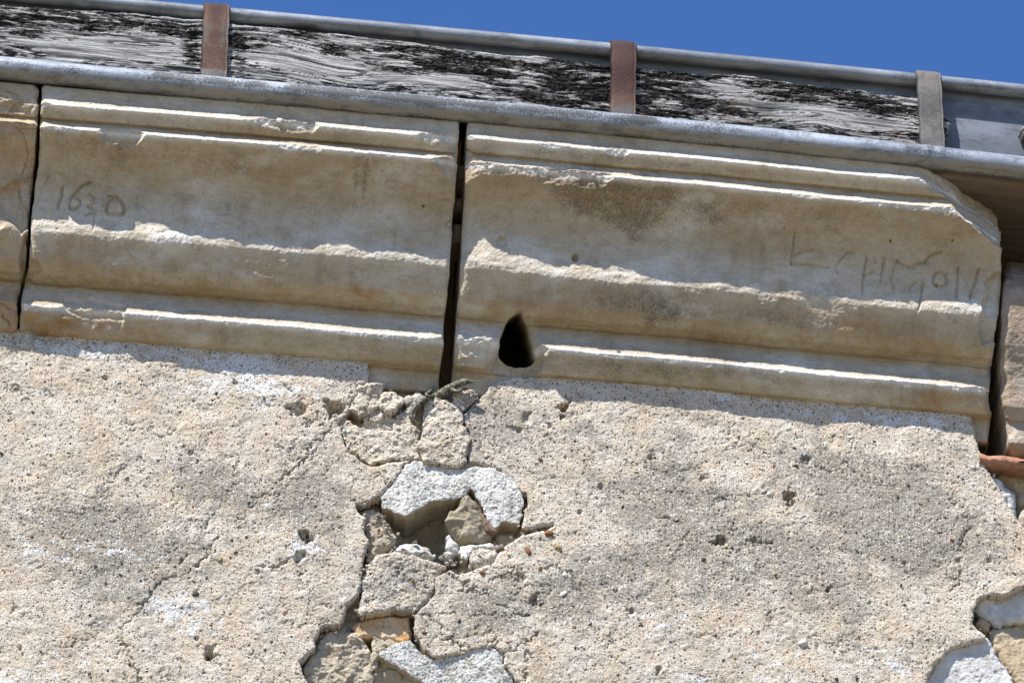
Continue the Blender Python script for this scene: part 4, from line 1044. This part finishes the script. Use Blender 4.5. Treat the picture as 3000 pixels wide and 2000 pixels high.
block_l = cornice('cornice_block', PA, 1000,
    [(-900, 100), (-900, 1100)],
    [(112, 150), (112, 260), (108, 380), (100, 480), (85, 600), (78, 690), (70, 780), (54, 850), (48, 960), (40, 1000), (38, 1150)],
    M_LIME_O, 'cracked ochre cornice stone at the left edge of the picture', zoff=[(0, 14), (130, 13)], ds=0.0016, dx=0.0019,
    lips=[(LIP1, 1, 7, (0.945, -0.33), [(-400, 0.5), (-80, 2), (-30, 4.5), (10, 4), (30, 6), (120, 7)], 2.2), (LIP2, 7, 13, (0.8, -0.6), [(-400, 1), (-60, 2), (10, 4.0), (120, 6)], 2.0), (LIP3, 24, 29, (0.9, -0.44), [(-400, 1), (-60, 2), (0, 4.0), (60, 4)], 2.0)],
    dents=[([(-200, 560), (10, 545), (60, 520), (100, 510), (110, 640), (60, 700), (20, 640), (-40, 660), (-200, 680)], 0.010, 8, 0.006), ([(50, 520), (100, 505), (98, 600), (80, 660), (60, 600)], -0.006, 8, 0.004),
           ([(70, 690), (100, 700), (80, 780), (55, 830), (58, 740)], 0.012, 8, 0.004), ([(-200, 680), (20, 660), (40, 700), (-200, 760)], -0.006, 15, 0.008), ([(-100, 250), (60, 270), (110, 300), (100, 340), (-100, 330)], 0.004, 12, 0.006)],
    strokes=[([(45, 372), (68, 395), (78, 430), (82, 450), (72, 490), (66, 510)], 1.5, 0.0018), ([(0, 885), (25, 905), (55, 915)], 1.5, 0.0018), ([(5, 925), (25, 945), (28, 955)], 2.0, 0.003), ([(60, 380), (85, 378), (112, 382)], 1.6, 0.0018), ([(20, 265), (50, 275)], 2, 0.003), ([(55, 550), (62, 590), (85, 620)], 1.6, 0.0018)],
    ochre=[(0, 500, 140, 120, 0, 0.2), (20, 800, 120, 90, 0, 0.25), (10, 930, 100, 60, 0, 0.35), (30, 430, 60, 60, 0, 0.15)], soil=[(20, 520, 60, 60, 0, 0.5), (30, 290, 90, 40, 0, 0.6), (40, 830, 50, 30, 0, 0.4)], seed=307, end_r=0.006, end_amp=0.003, rough=2.5)

PR = [(-100, 770), (-20, 786), (34, 800), (54, 820), (62, 850), (63, 900), (58, 960), (50, 1010), (40, 1060), (33, 1110), (30, 1160), (29, 1195), (17, 1232), (10, 1240), (14, 1262), (15, 1300), (4, 1330), (-10, 1358), (-40, 1372), (-120, 1390)]
block_r = cornice('cornice_block', PR, 3000, [(2950, 700), (2946, 800), (2938, 900), (2937, 1000), (2936, 1060), (2936, 1140), (2944, 1200), (2955, 1260), (2966, 1300), (2976, 1350), (2980, 1400)], [(3800, 800), (3800, 1500)],
    M_LIME_P, 'weathered pinkish cornice stone beyond the dark joint at right', ds=0.0016, dx=0.0019, ochre=[(2990, 1330, 60, 50, 0, 0.8), (2990, 900, 60, 80, 0, 0.3)], soil=[(2960, 1100, 60, 200, 0, 0.4), (2990, 1000, 80, 100, 0, 0.3)], pale=[(2995, 1260, 40, 40, 0, 0.6)],
    dents=[([(2940, 780), (3010, 770), (3060, 790), (3060, 830), (2945, 850)], 0.004, 20, 0.006)], seed=401, end_r=0.012, end_amp=0.003, rough=2.5)

piece('broken_shoulder', [(2700, 470), (2745, 515), (2790, 532), (2840, 555), (2872, 572), (2908, 592), (2918, 620), (2922, 660), (2934, 700), (2925, 740), (2860, 700), (2790, 640), (2730, 580), (2690, 520)], 0.084, 0.0014, M_LIME_O, block_b,
      stone_relief(521, 0.006, 0.008, 18.0), 0.02, 0.016, 0.002, depth=0.12, tilt=(-0.25, -0.1), seed=44, label='rough broken shoulder of the stone in the gutter\'s shade')

# small pieces set in the stones
def set_pebble(parent, x, y, out, r, col, name='pebble', lab=None, sc=(1, 0.7, 1)):
    me = pebble_mesh(name, int(x), mat=col)
    p = unproj(x, y, out)
    o = link(name, me, None, parent, label=lab)
    o.location = p
    o.scale = tuple(r * PXM * v for v in sc)
    return o
M_FLINT = mat_flat('pale_flint', (0.55, 0.53, 0.47), (0.42, 0.40, 0.35), 200.0, 0.35, 0.0004, 0.5)
set_pebble(block_a, 820, 354, 0.1365, 13, M_FLINT, lab='pale flint pebble in the broken fillet', sc=(0.85, 0.6, 1.3))
set_pebble(block_a, 703, 501, 0.1030, 5, M_FLINT)
set_pebble(block_a, 1315, 657, 0.0760, 7, M_FLINT)
set_pebble(block_b, 1739, 514, 0.1265, 8, M_WSTONE, sc=(0.9, 0.6, 1.3))
set_pebble(block_b, 1735, 815, 0.0735, 8, M_FLINT)

# bits of mortar and stone deep in the open joint
for (poly, o) in (([(1338, 478), (1366, 476), (1366, 512), (1340, 516)], 0.070), ([(1322, 650), (1362, 650), (1356, 700), (1320, 705)], 0.030), ([(1326, 570), (1362, 575), (1358, 610), (1326, 605)], 0.035)):
    piece('joint_mortar', poly, o, 0.0016, M_LIME_P, wall, stone_relief(int(poly[0][1]), 0.004, 0.006), 0.010, 0.008, 0.002, depth=0.06, seed=int(poly[0][1]) % 90)

# ----------------------------------------------------------------------------
# gutter: two rolled zinc edges, the sheet between them and steel straps
# ----------------------------------------------------------------------------
O_SHEET, O_BOARD, O_LOW, O_UP, R_LOW, R_UP = 0.103, 0.126, 0.1375, 0.116, 0.0176, 0.0106
gutter = link('zinc_gutter', None, label='weathered grey zinc eaves gutter with two rolled edges', cat='gutter')
_lowc = np.polyfit([0, 1000, 2000, 3000], [200, 292.5, 385, 494], 3)
_upc = np.polyfit([0, 1000, 2000, 3000], [-17, 73.5, 167, 268], 3)
def low_y(x): return np.polyval(_lowc, np.clip(x, -100, 3100)) + 0.1 * (x - np.clip(x, -100, 3100))
def up_y(x): return np.polyval(_upc, np.clip(x, -100, 3100)) + 0.1 * (x - np.clip(x, -100, 3100))
GX = np.arange(-900, 3900, 8.0)
def roll(name, yfun, out, r, lab, soilf, seams=()):
    C = unproj(GX, yfun(GX), out)
    ns = 40
    th = np.linspace(0, 2 * math.pi, ns, endpoint=False)
    T, I = np.meshgrid(th, np.arange(len(GX)))
    xx = C[:, 0][I]
    rr = r * (1 + 0.018 * fbm(xx * 4, np.cos(T) * 1.5 + 5, 811, 3))
    for sx in seams:
        rr = rr + 0.0010 * (1 - sstep(8, 14, np.abs(GX[I] - sx)))
    P = np.stack([xx, -(out + rr * np.cos(T)), C[:, 2][I] + rr * np.sin(T)], -1)
    i = np.arange(len(GX) * ns).reshape(len(GX), ns)
    j = np.roll(i, -1, 1)
    q = np.stack([i[:-1], j[:-1], j[1:], i[1:]], -1).reshape(-1, 4)[:, ::-1]
    so, gr = soilf(GX[I], T)
    me = mesh_np(name, P.reshape(-1, 3), q, attrs={'soil': so.ravel(), 'grime_bounce': gr.ravel()})
    return link(name, me, M_ZINC if out > 0.13 else M_ZINC_D, gutter, label=lab)
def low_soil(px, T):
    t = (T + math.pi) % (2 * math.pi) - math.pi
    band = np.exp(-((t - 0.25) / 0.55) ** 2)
    lo = np.exp(-((t + 0.95) / 0.5) ** 2)  # lower front of the roll, carries the painted bounce tint
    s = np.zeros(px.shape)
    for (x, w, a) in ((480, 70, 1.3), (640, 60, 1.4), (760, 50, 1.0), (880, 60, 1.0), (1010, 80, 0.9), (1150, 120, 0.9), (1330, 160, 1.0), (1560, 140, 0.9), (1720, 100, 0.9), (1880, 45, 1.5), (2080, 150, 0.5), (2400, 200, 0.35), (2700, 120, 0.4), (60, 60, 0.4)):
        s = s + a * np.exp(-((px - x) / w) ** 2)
    return np.clip(band * s, 0, 1.6) + 0.45 * np.exp(-((t + 0.1) / 0.35) ** 2) + 0.9 * np.exp(-((t + 1.75) / 0.45) ** 2), lo  # soil specks across the front; darker again along the underside
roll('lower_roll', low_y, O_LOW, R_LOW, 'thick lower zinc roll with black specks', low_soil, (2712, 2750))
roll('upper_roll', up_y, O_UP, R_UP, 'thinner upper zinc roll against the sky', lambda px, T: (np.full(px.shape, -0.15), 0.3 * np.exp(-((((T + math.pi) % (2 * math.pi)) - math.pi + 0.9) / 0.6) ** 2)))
a, b = unproj(GX, up_y(GX), O_UP), unproj(GX, low_y(GX), O_LOW)
rows = []
for k in range(13):
    f = k / 12
    z = a[:, 2] * (1 - f) + (b[:, 2] + 0.012) * f
    rows.append(np.stack([a[:, 0], np.full(len(GX), -O_SHEET) + 0.0004 * fbm(a[:, 0] * 8, np.full(len(GX), f * 2), 821, 3), z], 1))
back = [r + np.array((0, 0.0016, 0)) for r in rows]
floor_ = [np.stack([b[:, 0], np.full(len(GX), -o), b[:, 2] + 0.012], 1) for o in (O_SHEET - 0.0015, O_LOW)]
V = np.concatenate([r for r in rows] + [r for r in back] + floor_)
n = len(GX)
q = np.concatenate([grid_quads(13, n)[:, ::-1], grid_quads(13, n) + 13 * n, grid_quads(2, n) + 26 * n])
link('back_sheet', mesh_np('back_sheet', V, q, attrs={'soil': np.full(len(V), -0.25), 'grime_bounce': np.full(len(V), 0.1)}), M_SHEET, gutter, label='flat zinc sheet behind the board')

def strap(xt, xb, yt, w, rustf, lab):
    C = unproj(xt, float(up_y(xt)), O_UP)
    B = unproj(xb, float(low_y(xb)), O_LOW)
    path = []
    for k in range(15):
        an = math.radians(165 - k * (165 - 8) / 14)
        path.append((O_UP + (R_UP + 0.0018) * math.cos(an), C[2] + (R_UP + 0.0018) * math.sin(an)))
    z1 = path[-1][1]
    zb_ = B[2] + 0.010
    for k in range(1, 26):
        f = k / 25
        path.append((path[14][0] + (0.1325 - path[14][0]) * sstep(0, 0.35, np.array(f)) + 0.0006 * math.sin(f * 9), z1 + (zb_ - z1) * f))
    path = np.array(path)
    tn = np.gradient(path, axis=0); tn /= np.linalg.norm(tn, axis=1)[:, None]
    nn = np.stack([-tn[:, 1], tn[:, 0]], 1)          # outward
    nc = 13
    hw = w / 2 * PXM
    V = []; rust = []
    xtop, xbot = C[0], B[0]
    ztop = path[:, 1].max()
    for side, off in ((0, 0.0022), (1, 0.0)):
        for i, (o, z) in enumerate(path):
            f = (ztop - z) / (ztop - zb_)
            xm = xtop + (xbot - xtop) * f
            for j in range(nc):
                v = j / (nc - 1) * 2 - 1
                cr = 0.0006 * (1 - v * v) - (0.0009 if abs(v) == 1 and side == 0 else 0) + 0.0004 * math.sin(7 * f + v)
                oo = off + (cr if side == 0 else 0)
                V.append((xm + v * hw + 0.0005 * math.sin(23 * f + 2 * v), -(o - nn[i, 0] * -1 * oo), z + nn[i, 1] * oo))
                rust.append(rustf(f, v))
    m = len(path)
    q = [grid_quads(m, nc)[:, ::-1], grid_quads(m, nc) + m * nc]
    ed = []
    for j0 in (0, nc - 1):
        for i in range(m - 1):
            t = (i * nc + j0, (i + 1) * nc + j0, m * nc + (i + 1) * nc + j0, m * nc + i * nc + j0)
            ed.append(t if j0 == 0 else t[::-1])
    q.append(np.array(ed))
    me = mesh_np('strap', V, np.concatenate(q), attrs={'rust': rust})
    for p in me.polygons: p.use_smooth = False if p.index >= 2 * (m - 1) * (nc - 1) else True
    return link('strap', me, M_STRAP, gutter, label=lab)
strap(632, 622, 16, 77, lambda f, v: 0.75 * math.exp(-(f / 0.35) ** 2) * math.exp(-(v / (0.75 - 0.8 * min(f, 0.6))) ** 2) + 0.46 - 0.25 * f * (1 if f > 0.85 else 0) + (0.18 if abs(f - 0.7) < 0.12 else 0), 'leftmost steel strap, rusty brown')
strap(1822, 1823, 113, 76, lambda f, v: 0.85 * (1 - float(sstep(0.35, 1.05, np.array(f)))) + 0.30, 'middle steel strap, dark red rust')
strap(2714, 2733, 207, 74, lambda f, v: 0.35 * math.exp(-(f / 0.10) ** 2) + 0.12 * abs(v) - 0.12, 'rightmost steel strap, grey with rusty edges')

# ----------------------------------------------------------------------------
# weathered board behind the straps
# ----------------------------------------------------------------------------
DARKS = [(250, 62, 300, 30, 6, 0.75), (560, 130, 38, 90, 0, 0.9), (30, 150, 35, 22, 20, 0.8), (700, 150, 42, 90, 0, 0.9), (750, 225, 120, 14, 6, 0.6), (900, 118, 180, 16, 6, 0.6), (1150, 150, 170, 24, 6, 0.8), (1330, 190, 190, 34, 8, 0.85),
         (1250, 268, 260, 16, 6, 0.8), (1620, 230, 150, 50, 8, 0.85), (1500, 270, 120, 40, 10, 0.7), (1440, 215, 16, 50, 0, 0.8), (1740, 270, 80, 50, 0, 0.9), (1900, 260, 60, 80, 0, 0.8), (2030, 300, 110, 35, 8, 0.75), (2020, 235, 120, 18, 6, 0.45), (2200, 290, 50, 50, 40, 0.6), (2260, 362, 120, 18, 6, 0.75), (2420, 395, 60, 20, 20, 0.7),
         (2300, 275, 150, 16, 8, 0.7), (2570, 330, 130, 40, 10, 0.7), (2650, 400, 100, 24, 5, 0.6), (2740, 350, 40, 80, 0, 0.5), (1560, 290, 60, 30, 0, 0.5)]
LIGHTS = [(330, 150, 260, 45, 4, 0.9), (950, 200, 260, 45, 10, 0.9), (1320, 240, 90, 22, 5, 0.9), (1560, 230, 40, 25, 0, 0.6), (2350, 330, 170, 28, 8, 0.9), (600, 62, 300, 8, 6, 0.5), (1400, 150, 200, 8, 7, 0.7), (2100, 250, 60, 18, 0, 0.5), (2560, 370, 90, 20, 10, 0.6)]
BROWNS = [(2140, 320, 60, 30, 20, 0.9), (2650, 395, 80, 20, 5, 0.6), (2300, 262, 100, 10, 7, 0.8), (1650, 260, 100, 40, 10, 0.3), (200, 80, 150, 30, 0, 0.25), (1900, 330, 60, 30, 0, 0.6)]
def wood_coords(X, Z, PX, PY):
    w = Z + 0.007 * fbm(X * 4.5, Z * 10, 901, 3)
    w = w + 0.010 * blob(PX, PY, 1010, 260, 130, 60) - 0.012 * blob(PX, PY, 800, 120, 160, 50) + 0.008 * blob(PX, PY, 1640, 230, 60, 40) - 0.008 * blob(PX, PY, 2390, 370, 60, 40) + 0.006 * blob(PX, PY, 540, 60, 40, 40)
    return w
def wood_dark(X, Z, PX, PY):
    d = np.full(X.shape, 0.55)
    for b in DARKS: d = np.maximum(d, 0.9 * b[5] * blob(PX, PY, *b[:5]) ** 0.6)
    for b in LIGHTS: d = d - b[5] * 0.6 * blob(PX, PY, *b[:5])
    W = wood_coords(X, Z, PX, PY)
    return d + 0.50 * fbm(X * 20, W * 150, 911, 4, 0.65) + 0.12 * fbm(X * 90, W * 240, 917, 2)
def wood_relief(X, Z, PX, PY, sd):
    W = wood_coords(X, Z, PX, PY)
    D = sstep(0.3, 0.7, wood_dark(X, Z, PX, PY))
    g = fbm(X * 9, W * 190, 921, 2, 0.5)
    h = 0.0012 * g + 0.0015 * fbm(X * 14, W * 60, 927, 3)
    c = fbm(X * 6, W * 110, 931, 2)
    h = h - 0.0034 * np.exp(-(c / 0.05) ** 2)
    f1, f2, idd = worley(X * 60 + W * 20, W * 170, 941)
    h = h + D * (0.0018 * (idd - 0.4) - 0.0026 * (1 - sstep(0.02, 0.16, f2 - f1)) + 0.0012 * fbm(X * 120, W * 200, 947, 2))
    return h
BT = [(-900, -65), (0, 20), (300, 38), (480, 52), (540, 62), (600, 62), (700, 76), (1000, 106), (1300, 142), (1450, 165), (1600, 172), (1700, 185), (1790, 196), (1870, 204), (2000, 215), (2060, 222), (2150, 220), (2260, 238), (2400, 256), (2500, 266), (2600, 282), (2680, 290), (2740, 308)]
BE = [(2762, 318), (2766, 335), (2776, 345), (2786, 360), (2780, 372), (2768, 378), (2778, 395), (2772, 420), (2768, 440)]
BT = [(x, y - 7) for x, y in BT]
poly = BT + BE + [(x, float(low_y(x)) + 6) for x in (2768, 2400, 2000, 1500, 1000, 500, 0, -900)]
piece('fascia_board', poly, O_BOARD, 0.00105, M_WOOD, None, wood_relief, 0.004, 0.003, 0.0025, 45.0, depth=0.0185, seed=71,
      attrs_fn=lambda X, Z, PX, PY, sd, H: {'dark': wood_dark(X, Z, PX, PY), 'grain': wood_coords(X, Z, PX, PY), 'brown': np.clip(sum(b[5] * blob(PX, PY, *b[:5]) for b in BROWNS), 0, 1)},
      label='long cracked silver-grey and black wooden board behind the three straps', cat='board')
piece('fascia_board', [(2989, 372), (2998, 366), (3010, 370), (3060, 364), (3900, 445), (3900, 590), (3040, 505), (3030, 430), (3008, 398), (2992, 394)], O_BOARD, 0.003, M_WOOD, None, wood_relief, 0.004, 0.003, 0.0025, 45.0, depth=0.0185, seed=73,
      attrs_fn=lambda X, Z, PX, PY, sd, H: {'dark': wood_dark(X, Z, PX, PY), 'grain': wood_coords(X, Z, PX, PY), 'brown': np.zeros(X.shape)},
      label='next wooden board, only its broken tip showing at the right edge', cat='board')

# soffit plank under the gutter at the right
sz = z_at(2860, 532, 0.118)
sx = float(unproj(2700, 500, 0.1)[0])
def soffit():
    xs = np.linspace(sx, sx + 0.75, 160); os_ = np.linspace(0.122, -0.128, 60)
    Xg, Og = np.meshgrid(xs, os_)
    Zg = sz + 0.0015 * fbm(Xg * 7, Og * 90, 951, 4) + 0.0008 * fbm(Xg * 30, Og * 300, 955, 2) + 0.02 * (0.122 - Og) * 0.3
    bot = np.stack([Xg, -Og, Zg], -1).reshape(-1, 3)
    top = bot + np.array((0, 0, 0.022))
    n1 = len(bot)
    q = [grid_quads(60, 160), grid_quads(60, 160)[:, ::-1] + n1]
    i = np.arange(n1).reshape(60, 160)
    for ring in (i[0], i[-1][::-1], i[:, 0][::-1], i[:, -1]):
        q.append(np.stack([ring[:-1], ring[:-1] + n1, ring[1:] + n1, ring[1:]], 1))
    link('soffit_plank', mesh_np('soffit_plank', np.concatenate([bot, top]), np.concatenate(q)), M_SOFFIT, None, label='dark brown wooden soffit plank under the gutter at right', cat='plank')
soffit()
# roof slope behind the gutter
ru = unproj(np.array([-900.0, 3900.0]), up_y(np.array([-900.0, 3900.0])), O_UP)
rv = [(-2.4, -0.10, ru[0][2] - 0.03), (2.4, -0.10, ru[1][2] - 0.03), (2.4, 2.6, ru[1][2] + 0.7), (-2.4, 2.6, ru[0][2] + 0.7)]
rv += [(x, y, z - 0.06) for x, y, z in rv]
link('roof', mesh_np('roof', rv, [[0, 1, 2, 3], [7, 6, 5, 4], [0, 4, 5, 1], [2, 6, 7, 3], [1, 5, 6, 2], [0, 3, 7, 4]], smooth=False), M_TILE, label='terracotta roof slope hidden behind the gutter', cat='roof')

# ----------------------------------------------------------------------------
# wall lizard
# ----------------------------------------------------------------------------
LIZ_IN = 4.0                                # how far the front of the body is drawn into the joint, mm
def tube(bm, pts, ns=14, flat=1.0):
    P = np.array([unproj(p[0], p[1], (p[2] - LIZ_IN * min(1.0, max(0.0, (p[0] - 1240) / 40.0))) * 0.001) for p in pts]); r = np.array([p[3] for p in pts]) * PXM * 1.02
    t = np.arange(len(P)); tt = np.linspace(0, len(P) - 1, (len(P) - 1) * 5 + 1)
    def cat(A):
        out = []
        for v in tt:
            i = min(int(v), len(A) - 2); f = v - i
            p0, p1, p2, p3 = A[max(i - 1, 0)], A[i], A[i + 1], A[min(i + 2, len(A) - 1)]
            out.append(0.5 * (2 * p1 + (p2 - p0) * f + (2 * p0 - 5 * p1 + 4 * p2 - p3) * f * f + (3 * p1 - p0 - 3 * p2 + p3) * f ** 3))
        return np.array(out)
    P, r = cat(P), np.maximum(cat(r), 0.0003)
    T = np.gradient(P, axis=0); T /= np.linalg.norm(T, axis=1)[:, None]
    ref = np.array((0, -1.0, 0.2))
    rings = []
    for p, tn, rr in zip(P, T, r):
        a = np.cross(tn, ref); a /= np.linalg.norm(a); b = np.cross(a, tn)
        rings.append([bm.verts.new(p + rr * (math.cos(s) * a + flat * math.sin(s) * b)) for s in np.linspace(0, 2 * math.pi, ns, endpoint=False)])
    for A, B in zip(rings[:-1], rings[1:]):
        for i in range(ns):
            bm.faces.new((A[i], A[(i + 1) % ns], B[(i + 1) % ns], B[i]))
    bm.faces.new(rings[0][::-1]); bm.faces.new(rings[-1])

def mat_lizard():
    t = NT('lizard_skin')
    v = t.voro(290.0, co=t.scale(1, 1, 1))
    n = t.noise(190.0, 4, 0.65)
    c = t.mix(t.ramp(n, 0.40, 0.60), (0.05, 0.046, 0.030), (0.115, 0.105, 0.066))
    c = t.mix(t.math('MULTIPLY', t.ramp(t.noise(330.0, 3, 0.6, t.scale(1, 1, 1, (4, 1, 2))), 0.53, 0.62), 0.85), c, (0.018, 0.017, 0.014))
    c = t.mix(t.math('MULTIPLY', t.math('SUBTRACT', 1.0, t.ramp(v, 0.22, 0.40)), t.math('MULTIPLY', t.ramp(n, 0.40, 0.50), 0.9)), c, (0.42, 0.38, 0.27))
    t.bump(t.voro(900.0), 0.0006, 0.8)
    return t.done(c, 0.55, 0.4)
M_LIZ = mat_lizard()
def make_lizard():
    bm = bmesh.new()
    tube(bm, [(1237, 1246, 0, 3.6), (1230, 1243, 5, 4.4), (1220, 1239, 9, 5.4), (1210, 1231, 11, 6.0), (1205, 1218, 12, 6.5), (1208, 1204, 12, 7.0), (1217, 1192, 11, 7.6), (1230, 1180, 9, 8.4), (1246, 1170, 6, 9.4), (1262, 1165, 0, 10.5), (1280, 1161, -1, 13), (1298, 1153, 3, 16),
              (1312, 1144, 8, 16), (1323, 1136, 12, 13.5), (1332, 1129, 15, 11.2)], 18)
    tube(bm, [(1322, 1136, 12, 11), (1333, 1128, 15, 10.6), (1343, 1123, 17, 11.0), (1354, 1119.5, 19, 11.2), (1365, 1117.5, 20, 9.2), (1376, 1117, 21, 6.4), (1385, 1117.5, 21.5, 4.0), (1391, 1118.2, 22, 1.6)], 18, 0.85)
    tube(bm, [(1322, 1138, 14, 6.5), (1332, 1145, 19, 6.2), (1342, 1146, 20, 5.2), (1352, 1142, 17, 4.2), (1361, 1139, 12, 3.4)], 12)
    for (x, y, o) in ((1372, 1137, 9), (1375, 1141, 9), (1374, 1146, 9), (1368, 1149, 9), (1361, 1148, 11)):
        tube(bm, [(1360, 1139.5, 12, 2.0), ((1360 + x) / 2 + 0.5, (1139 + y) / 2 - 1.5, 12, 1.3), (x, y, o, 0.8)], 8)
    tube(bm, [(1268, 1163, 4, 7.5), (1254, 1162, 9, 6.2), (1249, 1155, 9, 5.0), (1257, 1148, 5, 4.0), (1266, 1141, 0, 3.0)], 12)
    for (x, y) in ((1273, 1130), (1277, 1134), (1268, 1128), (1276, 1140), (1262, 1132)):
        tube(bm, [(1265, 1142, 0, 2.0), ((1265 + x) / 2, (1141 + y) / 2, 1, 1.3), (x, y, -3, 0.8)], 8)
    me = bpy.data.meshes.new('lizard_raw'); bm.to_mesh(me); bm.free()
    tmp = bpy.data.objects.new('lizard_raw', me); COL.objects.link(tmp)
    md = tmp.modifiers.new('remesh', 'REMESH'); md.mode = 'VOXEL'; md.voxel_size = 0.00045; md.use_smooth_shade = True
    sm = tmp.modifiers.new('smooth', 'SMOOTH'); sm.factor = 0.5; sm.iterations = 2
    dg = bpy.context.evaluated_depsgraph_get()
    me2 = bpy.data.meshes.new_from_object(tmp.evaluated_get(dg))
    bpy.data.objects.remove(tmp)
    me2.materials.clear()
    o = link('lizard', me2, M_LIZ, None, label='small mottled wall lizard climbing out of the joint, tail curled', cat='lizard')
    eye = pebble_mesh('eye', 3, mat=mat_flat('dark_eye', (0.01, 0.008, 0.006), (0.015, 0.01, 0.008), 100.0, 0.15, 0.0, 0.6))
    e = link('eye', eye, None, o)
    e.location = unproj(1362.5, 1114.0, (23.6 - LIZ_IN) * 0.001)
    e.scale = (2.6 * PXM, 2.0 * PXM, 2.2 * PXM)
make_lizard()
